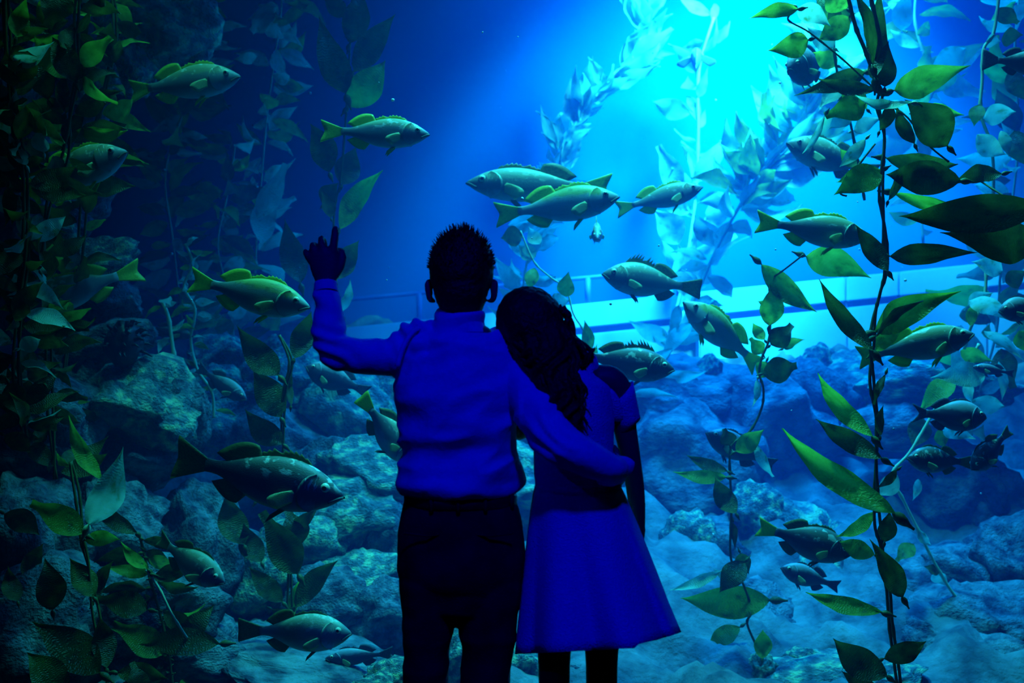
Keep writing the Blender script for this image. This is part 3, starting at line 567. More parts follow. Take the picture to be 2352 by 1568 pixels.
Mp = Plant('hazy cyan kelp rising in the middle of the bright water', [(1640, 40, 8.6), (1605, 160, 8.6), (1604, 300, 8.6), (1600, 420, 8.6), (1590, 520, 8.6), (1570, 640, 8.6), (1540, 760, 8.6)], 0.012, True)
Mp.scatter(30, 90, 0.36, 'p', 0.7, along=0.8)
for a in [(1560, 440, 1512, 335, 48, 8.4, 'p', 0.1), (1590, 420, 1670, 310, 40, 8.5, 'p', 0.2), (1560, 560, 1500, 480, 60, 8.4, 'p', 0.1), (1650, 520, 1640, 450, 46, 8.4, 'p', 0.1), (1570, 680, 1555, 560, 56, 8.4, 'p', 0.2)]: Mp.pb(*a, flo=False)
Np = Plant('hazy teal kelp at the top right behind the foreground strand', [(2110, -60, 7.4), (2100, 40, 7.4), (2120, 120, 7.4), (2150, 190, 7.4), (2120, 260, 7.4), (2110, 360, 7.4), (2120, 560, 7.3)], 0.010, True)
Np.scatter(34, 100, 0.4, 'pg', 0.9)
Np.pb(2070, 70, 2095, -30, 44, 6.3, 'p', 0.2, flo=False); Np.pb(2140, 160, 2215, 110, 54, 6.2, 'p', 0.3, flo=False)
O = Plant('short kelp sprig with bright green leaves just above the woman\'s head', [(1195, 530, 5.6), (1225, 600, 5.6), (1262, 635, 5.6), (1300, 665, 5.6), (1318, 720, 5.6), (1345, 770, 5.6), (1345, 850, 5.6)], 0.005, True)
for a in [(1300, 682, 1306, 622, 38, 5.5, 'g', 0.2), (1228, 615, 1216, 668, 30, 5.5, 'g', 0.2), (1350, 812, 1340, 735, 28, 5.5, 'g', 0.3), (1262, 700, 1310, 690, 44, 5.6, 'p', 0.4), (1200, 540, 1150, 548, 44, 5.6, 'd', 0.2), (1230, 590, 1190, 560, 34, 5.6, 'p', 0.2), (1240, 560, 1215, 520, 30, 5.6, 'p', 0.2), (1360, 840, 1372, 790, 18, 5.5, 'g', 0.3)]: O.pb(*a, flo=False)
Qp = Plant('drooping kelp with long limp leaves along the lower middle right of the reef', [(1640, 690, 7.0), (1590, 740, 7.0), (1545, 800, 6.9), (1500, 860, 6.8), (1440, 900, 6.8)], 0.010, True)
for a in [(1545, 800, 1440, 905, 30, 6.8, 'p', 0.3), (1590, 740, 1520, 830, 34, 6.9, 'p', 0.3), (1500, 860, 1620, 850, 26, 6.8, 'p', 0.3), (1560, 790, 1640, 770, 24, 6.9, 'p', 0.4), (1450, 905, 1560, 915, 22, 6.6, 'p', 0.4), (1560, 700, 1540, 800, 26, 6.9, 'p', 0.4)]: Qp.pb(*a, flo=False)
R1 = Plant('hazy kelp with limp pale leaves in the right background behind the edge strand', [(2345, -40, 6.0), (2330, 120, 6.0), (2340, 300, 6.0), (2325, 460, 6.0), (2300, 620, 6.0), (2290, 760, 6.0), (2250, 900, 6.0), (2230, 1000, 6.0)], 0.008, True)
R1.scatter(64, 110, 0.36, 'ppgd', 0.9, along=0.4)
R2 = Plant('bright green kelp tuft at the top right left of the foreground strand', [(1935, -60, 4.5), (1925, 20, 4.5), (1915, 100, 4.5), (1925, 180, 4.5), (1950, 260, 4.5), (1970, 360, 4.5), (1985, 460, 4.5)], 0.006)
for a in [(1925, 70, 1872, -15, 46, 4.5, 'g', 0.2), (1915, 90, 1945, -20, 50, 4.5, 'g', 0.1), (1915, 110, 1850, 60, 40, 4.45, 'p', 0.3), (1922, 150, 1868, 120, 44, 4.5, 'g', 0.2), (1925, 190, 1880, 250, 40, 4.5, 'p', 0.2), (1935, 220, 1990, 160, 40, 4.5, 'g', 0.3), (1955, 270, 1900, 300, 36, 4.5, 'p', 0.3), (1960, 300, 2030, 270, 34, 4.5, 'p', 0.3), (1975, 380, 1930, 340, 30, 4.5, 'g', 0.3)]: R2.pb(*a)
#==KELP END==
# ------------------------------------------------------------------ fish
def fish_mat(name, back, side, belly, blotch, amount, scale=7.0):
    if name in MATS: return MATS[name]
    m, nt, out = new_mat(name); L = nt.links
    tc = nt.nodes.new('ShaderNodeTexCoord'); sp = nt.nodes.new('ShaderNodeSeparateXYZ'); L.new(tc.outputs['Generated'], sp.inputs[0])
    n = nt.nodes.new('ShaderNodeTexNoise'); n.inputs['Scale'].default_value = scale; n.inputs['Detail'].default_value = 4
    oi = nt.nodes.new('ShaderNodeObjectInfo'); n.noise_dimensions = '4D'
    mu = nt.nodes.new('ShaderNodeMath'); mu.operation = 'MULTIPLY'; mu.inputs[1].default_value = 19.0
    L.new(oi.outputs['Random'], mu.inputs[0]); L.new(mu.outputs[0], n.inputs['W']); L.new(tc.outputs['Generated'], n.inputs['Vector'])
    ad = nt.nodes.new('ShaderNodeMath'); ad.operation = 'MULTIPLY_ADD'; ad.inputs[1].default_value = 0.35; L.new(n.outputs['Fac'], ad.inputs[0]); L.new(sp.outputs['Z'], ad.inputs[2])
    r = ramp(nt, [(0.28, belly), (0.52, side), (0.80, side), (0.95, back)]); L.new(ad.outputs[0], r.inputs['Fac'])
    n2 = nt.nodes.new('ShaderNodeTexNoise'); n2.inputs['Scale'].default_value = scale * 1.7; n2.noise_dimensions = '4D'
    mp = nt.nodes.new('ShaderNodeMapping'); mp.inputs['Scale'].default_value = (1.6, 0.4, 0.8); L.new(tc.outputs['Generated'], mp.inputs[0]); L.new(mp.outputs[0], n2.inputs['Vector']); L.new(mu.outputs[0], n2.inputs['W'])
    r2 = ramp(nt, [(0.56, (0, 0, 0)), (0.62, (1, 1, 1))]); L.new(n2.outputs['Fac'], r2.inputs['Fac'])
    r3 = ramp(nt, [(0.55, (0, 0, 0)), (0.72, (1, 1, 1))]); L.new(sp.outputs['Z'], r3.inputs['Fac'])
    m1 = nt.nodes.new('ShaderNodeMath'); m1.operation = 'MULTIPLY'; L.new(r2.outputs['Color'], m1.inputs[0]); L.new(r3.outputs['Color'], m1.inputs[1])
    m2 = nt.nodes.new('ShaderNodeMath'); m2.operation = 'MULTIPLY'; m2.inputs[1].default_value = amount; L.new(m1.outputs[0], m2.inputs[0])
    mx = nt.nodes.new('ShaderNodeMix'); mx.data_type = 'RGBA'; L.new(m2.outputs[0], mx.inputs['Factor']); L.new(r.outputs['Color'], mx.inputs['A']); mx.inputs['B'].default_value = (*blotch, 1)
    v = nt.nodes.new('ShaderNodeTexVoronoi'); v.inputs['Scale'].default_value = 60; L.new(tc.outputs['Generated'], v.inputs['Vector'])
    bp = nt.nodes.new('ShaderNodeBump'); bp.inputs['Strength'].default_value = 0.12; bp.inputs['Distance'].default_value = 0.01; L.new(v.outputs['Distance'], bp.inputs['Height'])
    b = nt.nodes.new('ShaderNodeBsdfPrincipled'); b.inputs['Roughness'].default_value = 0.45; b.inputs['Specular IOR Level'].default_value = 0.35
    L.new(mx.outputs['Result'], b.inputs['Base Color']); L.new(bp.outputs['Normal'], b.inputs['Normal']); L.new(b.outputs[0], out.inputs['Surface'])
    MATS[name] = m; return m
def fin_mat(name, c1, c2, tr=0.45):
    if name in MATS: return MATS[name]
    m, nt, out = new_mat(name); L = nt.links
    tc = nt.nodes.new('ShaderNodeTexCoord'); w = nt.nodes.new('ShaderNodeTexNoise'); w.inputs['Scale'].default_value = 14
    mp = nt.nodes.new('ShaderNodeMapping'); mp.inputs['Scale'].default_value = (0.6, 1, 3.0); L.new(tc.outputs['Generated'], mp.inputs[0]); L.new(mp.outputs[0], w.inputs['Vector'])
    r = ramp(nt, [(0.35, c1), (0.6, c2)]); L.new(w.outputs['Fac'], r.inputs['Fac'])
    b = nt.nodes.new('ShaderNodeBsdfPrincipled'); b.inputs['Roughness'].default_value = 0.5
    t = nt.nodes.new('ShaderNodeBsdfTranslucent'); mx = nt.nodes.new('ShaderNodeMixShader'); mx.inputs[0].default_value = tr
    L.new(r.outputs[0], b.inputs['Base Color']); L.new(r.outputs[0], t.inputs[0]); L.new(b.outputs[0], mx.inputs[1]); L.new(t.outputs[0], mx.inputs[2]); L.new(mx.outputs[0], out.inputs['Surface'])
    MATS[name] = m; return m
SPECIES = {
    'yellow': (fish_mat('fish_yellowtail', (0.34, 0.46, 0.12), (0.32, 0.42, 0.40), (0.45, 0.55, 0.55), (0.16, 0.20, 0.05), 0.5), fin_mat('fin_yellow', (0.40, 0.56, 0.04), (0.62, 0.78, 0.08))),
    'olive': (fish_mat('fish_olive', (0.30, 0.36, 0.20), (0.22, 0.28, 0.30), (0.40, 0.46, 0.46), (0.66, 0.74, 0.62), 0.95, 4.5), fin_mat('fin_yellow', (0.40, 0.56, 0.04), (0.62, 0.78, 0.08))),
    'dark': (fish_mat('fish_black', (0.13, 0.16, 0.12), (0.06, 0.07, 0.09), (0.14, 0.17, 0.20), (0.58, 0.66, 0.52), 0.9, 4.5), fin_mat('fin_olive', (0.10, 0.13, 0.04), (0.22, 0.27, 0.08))),
    'mottled': (fish_mat('fish_mottled', (0.36, 0.44, 0.26), (0.16, 0.20, 0.18), (0.38, 0.44, 0.42), (0.60, 0.68, 0.45), 0.8, 5.0), fin_mat('fin_olive', (0.10, 0.13, 0.04), (0.22, 0.27, 0.08))),
    'blue': (fish_mat('fish_blue', (0.30, 0.36, 0.38), (0.07, 0.08, 0.12), (0.10, 0.12, 0.16), (0.5, 0.6, 0.6), 0.15), fin_mat('fin_blue', (0.06, 0.08, 0.10), (0.14, 0.17, 0.2))),
}
TOP = [(0, .04), (.02, .10), (.06, .17), (.12, .28), (.2, .39), (.3, .47), (.4, .50), (.5, .48), (.6, .42), (.7, .33), (.8, .22), (.88, .145), (.94, .125), (1, .14)]
BOT = [(0, -.03), (.02, -.10), (.06, -.19), (.12, -.29), (.2, -.40), (.3, -.47), (.4, -.50), (.5, -.49), (.6, -.45), (.7, -.35), (.8, -.22), (.88, -.135), (.94, -.115), (1, -.13)]
WID = [(0, .03), (.03, .09), (.1, .17), (.2, .235), (.3, .26), (.45, .25), (.6, .19), (.75, .11), (.88, .055), (1, .035)]
def lerp(tab, u):
    for (a, va), (b, vb) in zip(tab[:-1], tab[1:]):
        if u <= b:
            t = (u - a) / (b - a); t = t * t * (3 - 2 * t) if False else t
            return va + (vb - va) * t
    return tab[-1][1]
def smoothtab(tab, u):
    return (lerp(tab, max(0, u - .03)) + 2 * lerp(tab, u) + lerp(tab, min(1, u + .03))) / 4 if u > .015 else lerp(tab, u)
class FishShape:
    def __init__(s, L, H, bend): s.L, s.H, s.bend = L, H, bend
    def x(s, u): return s.L * (0.5 - 0.80 * u)
    def by(s, u): return s.bend * s.L * max(0, u - 0.3) ** 2
    def surf(s, u, a, off=0.0):
        """point on the skin: a = angle, 0 = left side, 90 = back"""
        t = smoothtab(TOP, u) * s.H; b = smoothtab(BOT, u) * s.H; w = smoothtab(WID, u) * s.H
        c, sn = math.cos(a), math.sin(a)
        z = (t if sn >= 0 else -b) * math.copysign(abs(sn) ** 1.0, sn) ; y = w * math.copysign(abs(c) ** 0.9, c)
        k = 1 + off / max(0.02 * s.L, math.hypot(y, z)) if off else 1
        return Vector((s.x(u), y * k + s.by(u), z * k))
def fin(name, base, tip, th, mat, parent, rows=3):
    """thin double-walled fin between a base line and a tip line; normal roughly along y"""
    n = len(base); vs = []; fs = []
    for side in (1, -1):
        for r in range(rows + 1):
            t = r / rows
            for i in range(n):
                p = base[i].lerp(tip[i], t)
                nn = (tip[i] - base[i]).cross(base[min(i + 1, n - 1)] - base[max(i - 1, 0)])
                nn = nn.normalized() if nn.length > 1e-9 else Vector((0, 1, 0))
                ridge = 1.0 + (0.6 if i % 2 else 0.0)
                vs.append(p + nn * side * th * (1 - 0.85 * t) * ridge)
    m = (rows + 1) * n
    for r in range(rows):
        for i in range(n - 1):
            a = r * n + i; fs.append((a, a + 1, a + n + 1, a + n)); fs.append((m + a, m + a + n, m + a + n + 1, m + a + 1))
    for i in range(n - 1):
        a = rows * n + i; fs.append((a, a + 1, m + a + 1, m + a))
    for r in range(rows):
        a = r * n; fs.append((a, a + n, m + a + n, m + a)); a = r * n + n - 1; fs.append((a, m + a, m + a + n, a + n))
    return link(name, mesh_from(name, vs, fs), mat, parent)
def fish(label, mouth, tail, d, kind='olive', hr=0.27, dd=0.0, spiny=0.035, bend=0.0, fork=0.25, tail_h=0.21, pect=1.0, flare=False, group='rockfish swimming in the tank', cat='fish', roll=0.0, name='rockfish', tailmat=None):
    a = P(mouth[0], mouth[1], d - dd); b = P(tail[0], tail[1], d + dd)
    L = (a - b).length; x = (a - b) / L
    up = Vector((0, 0, 1)); y = up.cross(x)
    if y.length < 0.05: y = Vector((1, 0, 0))
    y.normalize(); z = x.cross(y)
    if roll: q = Quaternion(x, roll); y = q @ y; z = q @ z
    c = (a + b) / 2
    M = Matrix(((x.x, y.x, z.x, c.x), (x.y, y.y, z.y, c.y), (x.z, y.z, z.z, c.z), (0, 0, 0, 1)))
    root = thing(name, label, cat, group, M=M)
    bodym, finm = SPECIES[kind]
    S = FishShape(L, hr * L, bend)
    US = [0, .012, .03, .055, .09, .13, .17, .22, .27, .33, .39, .45, .51, .57, .63, .69, .75, .80, .85, .90, .95, 1.0]; NA = 20
    vs = []; fs = []
    for u in US:
        for k in range(NA): vs.append(S.surf(u, 2 * math.pi * k / NA))
    for i in range(len(US) - 1):
        for k in range(NA): q = i * NA; fs.append((q + k, q + (k + 1) % NA, q + NA + (k + 1) % NA, q + NA + k))
    fs.append(tuple(range(NA))[::-1]); fs.append(tuple(range((len(US) - 1) * NA, len(US) * NA)))
    link('body', mesh_from('body', vs, fs), bodym, root)
    xe = S.x(1.0); tw = L * 0.20; ye = S.by(1.0); ye2 = S.by(1.25)
    n = 13; base = []; tip = []
    for i in range(n):
        s_ = i / (n - 1) * 2 - 1
        base.append(Vector((xe + 0.01 * L, ye, s_ * 0.12 * hr * L)))
        back = tw * (1 - fork * (1 - abs(s_) ** 1.3) - 0.06 * abs(s_) ** 6)
        tip.append(Vector((xe - back, ye2, s_ * tail_h * L * 0.5 * (0.92 + 0.08 * abs(s_)))))
    fin('tail_fin', base, tip, 0.006 * L, tailmat or finm, root, 4)
    # spiny dorsal
    n = 19; base = []; tip = []
    for i in range(n):
        t = i / (n - 1); u = 0.24 + 0.36 * t
        p = S.surf(u, math.pi / 2); base.append(p - Vector((0, 0, 0.012 * L)))
        h = spiny * L * (math.sin(math.pi * min(1, t * 1.35 + 0.12)) ** 0.6 if t < 0.66 else (1 - t) * 1.6 + 0.35) * (1.0 if i % 2 else (0.35 if spiny > 0.06 else 0.62))
        tip.append(p + Vector((-0.6 * h - 0.01 * L, 0, h)))
    fin('spiny_dorsal_fin', base, tip, 0.004 * L, finm if spiny < 0.06 else SPECIES['dark'][1], root)
    n = 11; base = []; tip = []
    for i in range(n):
        t = i / (n - 1); u = 0.60 + 0.24 * t; p = S.surf(u, math.pi / 2); base.append(p - Vector((0, 0, 0.012 * L)))
        h = 0.075 * L * (math.sin(math.pi * (0.18 + 0.75 * t)) ** 0.7); tip.append(p + Vector((-0.035 * L - 0.04 * L * t, 0, h)))
    fin('soft_dorsal_fin', base, tip, 0.004 * L, finm, root)
    n = 9; base = []; tip = []
    for i in range(n):
        t = i / (n - 1); u = 0.66 + 0.17 * t; p = S.surf(u, -math.pi / 2); base.append(p + Vector((0, 0, 0.012 * L)))
        h = 0.062 * L * (math.sin(math.pi * (0.25 + 0.68 * t)) ** 0.7); tip.append(p + Vector((-0.05 * L - 0.03 * L * t, 0, -h)))
    fin('anal_fin', base, tip, 0.004 * L, finm, root)
    for sd in (1, -1):
        aa = 0.0 if sd > 0 else math.pi
        n = 9; base = []; tip = []
        p0 = S.surf(0.31, aa - sd * 0.35, 0.001 * L)
        for i in range(n):
            t = i / (n - 1) - 0.5
            base.append(p0 + Vector((-0.006 * L, 0, t * 0.05 * L)))
            l = 0.15 * L * pect * (1 - 2.6 * (t + 0.08) ** 2)
            tip.append(p0 + Vector((-l * (0.2 if flare else 0.88), sd * l * (0.95 if flare else 0.42), t * 0.115 * L * pect - 0.018 * L)))
        fin('pectoral_fin', base, tip, 0.004 * L, PECT, root)
        base = []; tip = []; n = 7
        for i in range(n):
            t = i / (n - 1); p = S.surf(0.36 + 0.05 * t, -math.pi / 2 + sd * 0.25); base.append(p + Vector((0, 0, 0.008 * L)))
            l = 0.13 * L * (1 - 0.55 * t); tip.append(p + Vector((-l * 0.75, sd * 0.02 * L, -l * 0.62)))
        fin('pelvic_fin', base, tip, 0.004 * L, finm, root)
        pe = S.surf(0.125, (0.42 if sd > 0 else math.pi - 0.42)); er = 0.023 * L + 0.016 * hr * L
        bm = bmesh.new(); bmesh.ops.create_icosphere(bm, subdivisions=2, radius=er, matrix=Matrix.Translation(pe - Vector((0, sd * er * 0.28, 0))) @ Matrix.Diagonal((1, 0.8, 1, 1)))
        eye = link('eye', bm_mesh('eye', bm), EYEW, root)
        bm = bmesh.new(); bmesh.ops.create_icosphere(bm, subdivisions=2, radius=er * 0.54, matrix=Matrix.Translation(pe + Vector((0, sd * er * 0.26, 0))) @ Matrix.Diagonal((1, 0.6, 1, 1)))
        link('pupil', bm_mesh('pupil', bm), EYEB, eye)
        # gill cover: a raised plate with a rounded rear edge
        vs = []; fs = []; NU, NB = 6, 9
        for i in range(NU + 2):
            for j in range(NB):
                b_ = (j / (NB - 1) - 0.5) * 1.9; ang = b_ - 0.1
                ue = 0.30 - 0.10 * (b_ / 0.95) ** 2
                u = 0.165 + (ue - 0.165) * min(1, i / NU); off = (0.001 + 0.014 * min(1, i / NU) ** 1.5) * L if i <= NU else -0.006 * L
                vs.append(S.surf(u, ang if sd > 0 else math.pi - ang, off))
        for i in range(NU + 1):
            for j in range(NB - 1): q = i * NB + j; fs.append((q, q + 1, q + NB + 1, q + NB))
        link('gill_cover', mesh_from('gill_cover', vs, fs), bodym, root)
    # lips of the slanting mouth
    bm = bmesh.new()
    pts = [S.surf(u, (math.pi if s_ < 0 else 0.0) - s_ * v, 0.003 * L) for s_, u, v in ((-1, .085, .62), (-1, .05, .5), (-1, .02, .35))]
    pts += [Vector((S.L * 0.503, 0, -0.01 * hr * L))]
    pts += [S.surf(u, (math.pi if s_ < 0 else 0.0) - s_ * v, 0.003 * L) for s_, u, v in ((1, .02, .35), (1, .05, .5), (1, .085, .62))]
    tube(bm, catmull(pts, 3), [0.009 * L] * (len(pts) * 3 - 2), 6)
    link('mouth', bm_mesh('mouth', bm), MOUTH, root)
    return root
PECT = fin_mat('fin_pale', (0.42, 0.52, 0.22), (0.62, 0.70, 0.34))
TG = fin_mat('fin_green', (0.36, 0.50, 0.03), (0.55, 0.68, 0.06))
fish('teal backed fish at the upper left swimming right in front of the rock pillar', (551, 176), (282, 205), 4.4, 'olive', 0.285, 0.02, bend=0.1)
fish('grey fish with white flecked back and yellow tail above the pointing hand', (985, 309), (733, 300), 4.2, 'olive', 0.275)
fish('dim fish tilted upwards at the left edge with its snout to the right', (291, 349), (36, 438), 4.1, 'olive', 0.32, 0.03)
fish('dim fish at the left facing left with its tail towards the pale stone', (46, 706), (320, 615), 4.3, 'olive', 0.30, 0.03, bend=-0.15)
fish('bright yellow green fish facing the raised sleeve of the man', (710, 706), (426, 640), 3.9, 'yellow', 0.29, 0.02, bend=0.05, fork=0.3)
fish('bright teal fish facing left behind its crossing neighbour', (1073, 420), (1410, 432), 5.0, 'mottled', 0.235, 0.02, tailmat=TG)
fish('pale green fish with a clear round eye crossing in front of its neighbour', (1421, 452), (1133, 494), 4.7, 'yellow', 0.28, 0.03, tailmat=TG)
fish('slim dark blue fish with yellow tail just right of the crossing pair', (1613, 430), (1412, 482), 5.2, 'olive', 0.26, 0.02, tailmat=TG)
fish('tiny fish seen head on under the crossing pair', (1372, 548), (1369, 505), 5.4, 'olive', 0.26, 0.17, pect=0.8)
fish('dark fish with raised spiny fin facing left right of the woman\'s head', (1384, 629), (1612, 664), 4.9, 'mottled', 0.335, 0.02, spiny=0.11, fork=0.05)
fish('pale green fish nosing upwards to the left beside the thin kelp strand', (1571, 694), (1760, 845), 4.7, 'yellow', 0.30, 0.02, bend=-0.2, tailmat=TG)
fish('dark mottled fish emerging from behind the woman\'s shoulder to the right', (1548, 850), (1310, 812), 4.5, 'dark', 0.33, 0.02, spiny=0.09, tailmat=TG)
fish('grey green fish with bright green tail swimming right behind the foreground kelp', (1996, 545), (1733, 508), 4.25, 'olive', 0.285, tailmat=TG)
fish('dark fish facing left half hidden in the dense pale kelp', (1808, 328), (2020, 400), 5.0, 'mottled', 0.33, 0.02)
fish('long grey fish at the right with green tail and flecked back', (2236, 767), (1966, 822), 4.15, 'olive', 0.285, 0.02, tailmat=TG)
fish('small dark fish with spread white fins seen from behind in the bright water', (1600, 118), (1598, 172), 7.6, 'mottled', 0.36, -0.16, pect=1.9, flare=True)
fish('round dark blue fish behind a folded leaf at the top right', (1812, 158), (1905, 140), 4.6, 'blue', 0.55, 0.10)
fish('dark fish leaving the frame at the upper right edge', (2430, 150), (2256, 136), 4.2, 'blue', 0.34, 0.0, fork=0.05, tail_h=0.30)
fish('plain dark oval fish with forked tail at the right', (2265, 958), (2092, 948), 4.3, 'blue', 0.42, 0.0, fork=0.55, tail_h=0.26, name='surfperch')
fish('dark speckle backed fish facing left below the oval fish', (2084, 1052), (2236, 1062), 4.3, 'dark', 0.38, 0.02)
fish('dark speckle backed fish diving left at the right edge', (2232, 1078), (2322, 985), 4.3, 'dark', 0.42, 0.03)
fish('near black fish with white flecks along the back and green tail low on the right', (1956, 1272), (1737, 1208), 4.2, 'dark', 0.37, 0.02, tailmat=TG)
fish('small blue fish with a white back line under the near black one', (1794, 1304), (1930, 1348), 4.6, 'blue', 0.33, 0.02, name='surfperch')
fish('blue fish with a pale back partly behind the thin kelp strand', (1622, 994), (1782, 1072), 4.75, 'blue', 0.34, 0.02, name='surfperch')
fish('very large dark sea bass at the lower left swimming right', (788, 1141), (388, 1050), 3.75, 'dark', 0.30, 0.02, spiny=0.045, bend=0.06, fork=0.15, tail_h=0.25, name='sea_bass')
fish('olive fish nosing down to the right at the lower left', (515, 1338), (345, 1238), 3.9, 'mottled', 0.36, 0.04, bend=0.15)
fish('mottled green headed fish near the bottom left swimming right', (806, 1455), (545, 1446), 3.9, 'mottled', 0.335, 0.02, spiny=0.03, fork=0.05)
fish('yellow tailed spotted fish disappearing behind the man\'s back', (948, 1062), (822, 908), 4.1, 'mottled', 0.36, -0.05, bend=-0.1, tailmat=TG, fork=0.05)
fish('dark silhouetted fish under the raised elbow of the man', (703, 842), (850, 902), 4.9, 'blue', 0.40, 0.02)
fish('small dark fish pointing down to the right beside the knotted stalk', (566, 918), (452, 842), 5.0, 'blue', 0.30, 0.02)
fish('faint pale fish lying low over the bottom ridge', (748, 1512), (905, 1500), 4.25, 'blue', 0.26, 0.0)
fish('dark fish cut off by the right edge at shoulder height', (2294, 715), (2420, 700), 4.3, 'blue', 0.46, 0.0)
fish('little dark fish tucked between the leaves above the plain oval fish', (2235, 842), (2330, 858), 4.7, 'blue', 0.26, 0.0)
fish('faint dim fish at the left hovering above the knotted stalks', (445, 772), (330, 748), 5.2, 'blue', 0.24, 0.0)
# specks drifting in the water
bm = bmesh.new()
for k in range(150):
    d = R.uniform(4.2, 8.5); p = P(R.uniform(300, 2340), R.uniform(10, 1500), d)
    if p.z < ground(p.x, p.y) + 0.1 or d > 9: continue
    bmesh.ops.create_icosphere(bm, subdivisions=1, radius=R.choice((0.003, 0.004, 0.005, 0.008)), matrix=Matrix.Translation(p) @ Euler((R.random() * 3, R.random() * 3, 0)).to_matrix().to_4x4() @ Matrix.Diagonal((1, 1, 0.6, 1)))
s = link('drifting_specks', bm_mesh('specks', bm), SNOW); s['kind'] = 'stuff'; s['label'] = 'tiny pale specks drifting through the water'; s['category'] = 'specks'
#==FISH END==
# ------------------------------------------------------------------ the couple, seen from behind
MD = 2.42
def V(px, py, d=MD): return P(px, py, d)
def ring_limb(bm, rings, sides=28, n=4):
    """rings: (py, x left px, x right px, half depth, d) -> stacked ellipses, rounded ends"""
    pts = []; rad = []
    for py, xl, xr, ry, d in rings:
        pts.append(V((xl + xr) / 2, py, d)); rad.append(((xr - xl) / 2 / F * d, ry))
    limb(bm, pts, rad, sides, n)
def wrinkles(p, n, amp, seed=0.0):
    # slanting folds, stronger towards the waist
    q = Vector((p.x * 5 + p.z * 7, p.y * 4, p.z * 13 - p.x * 6)) + Vector((seed, seed, seed))
    a = noise.noise(q) ; b = noise.noise(q * 2.3)
    return amp * (1 - 2 * abs(a)) * 0.9 + amp * 0.35 * b
def hand(bm, wrist, fwd, side, back, s=1.0, pose=()):
    """palm + five fingers. fwd: wrist to knuckles, side: towards the thumb, back: out of the back of the hand"""
    def W(a, b, c): return wrist + fwd * a * s + side * b * s + back * c * s
    limb(bm, [W(-0.03, 0, 0), W(0.005, 0, 0), W(0.04, 0.0, 0.002), W(0.075, 0.0, 0.003)], [(0.022 * s, 0.020 * s), (0.026 * s, 0.018 * s), (0.036 * s, 0.016 * s), (0.039 * s, 0.013 * s)], 16, 3, up=back)
    for root, segs, r in pose:
        pts = [W(*root)] + [W(*q) for q in segs]
        limb(bm, pts, [r * s * (1 - 0.09 * i) for i in range(len(pts))], 12, 3)

# ---- man
man = thing('person', 'man in a long sleeved shirt and dark trousers raising one hand, arm round the woman', 'person', 'couple watching the aquarium', (V(1058, 900).x, MD, 0))
mo = man.location.copy()
def mlink(name, me, mat, parent): 
    o = link(name, me, mat, parent)
    if parent is man: o.location = -mo
    return o
fl = lambda px, z, d=MD: Vector(((px - 1176) / F * d, d, z))
bm = bmesh.new()
hc = V(1060, 622); hx, hy, hz = hc
ellipsoid(bm, Vector((hx, hy, hz + 0.005)), (0.072, 0.092, 0.090))              # skull
ellipsoid(bm, Vector((hx, hy + 0.03, hz - 0.055)), (0.060, 0.066, 0.072))       # face and jaw
ellipsoid(bm, Vector((hx, hy + 0.075, hz - 0.105)), (0.026, 0.022, 0.020))      # chin
ellipsoid(bm, Vector((hx, hy + 0.098, hz - 0.045)), (0.012, 0.020, 0.022))      # nose
limb(bm, [Vector((hx, hy + 0.088, hz - 0.02)), Vector((hx, hy + 0.112, hz - 0.052))], [0.008, 0.012], 10)
limb(bm, [Vector((hx - 0.022, hy + 0.094, hz - 0.078)), Vector((hx, hy + 0.101, hz - 0.077)), Vector((hx + 0.022, hy + 0.094, hz - 0.078))], [0.004, 0.007, 0.004], 10)
limb(bm, [Vector((hx - 0.04, hy + 0.086, hz - 0.002)), Vector((hx, hy + 0.096, hz - 0.002)), Vector((hx + 0.04, hy + 0.086, hz - 0.002))], [0.006, 0.008, 0.006], 10)
for sd in (-1, 1):                                                              # ears
    c = Vector((hx + sd * 0.076, hy + 0.008, hz - 0.047))
    limb(bm, [c + Vector((-sd * .008, .008, -.026)), c + Vector((sd * .002, -.004, -.022)), c + Vector((sd * .008, -.010, 0.004)), c + Vector((sd * .007, -.008, .020)), c + Vector((-sd * .003, .006, .026))], [.006, .007, .006, .006, .005], 10)
    ellipsoid(bm, c, (0.006, 0.014, 0.024), sub=2)
limb(bm, [Vector((hx, hy + 0.012, hz - 0.04)), V(1057, 715), V(1057, 770)], [(0.054, 0.060), (0.051, 0.055), (0.060, 0.060)], 20)   # neck
ring_limb(bm, [(790, 980, 1140, .06, MD), (840, 940, 1190, .085, MD), (930, 935, 1185, .095, MD), (1040, 945, 1160, .09, MD), (1140, 945, 1170, .09, MD), (1240, 935, 1185, .10, MD), (1320, 940, 1180, .095, MD)])
for lx, zz in ((980, 0), (1122, 0)):                                            # legs and feet
    limb(bm, [V(lx, 1320), V(lx, 1450), fl(lx, 0.48), fl(lx, 0.30), fl(lx, 0.09), fl(lx, 0.06)], [0.068, 0.058, 0.048, 0.045, 0.034, 0.034], 14)
    limb(bm, [fl(lx, 0.05, MD - 0.03), fl(lx, 0.045, MD + 0.06), fl(lx, 0.03, MD + 0.16)], [0.034, 0.036, 0.024], 12)
# raised arm
limb(bm, [V(960, 815), V(880, 820, 2.41), V(800, 815, 2.41), V(764, 795, 2.42), V(755, 745, 2.43), V(750, 690, 2.44), V(748, 655, 2.45)], [.043, .038, .034, .034, .030, .024, .021], 14)
up = Vector((0.0, 0.0, 1)); 
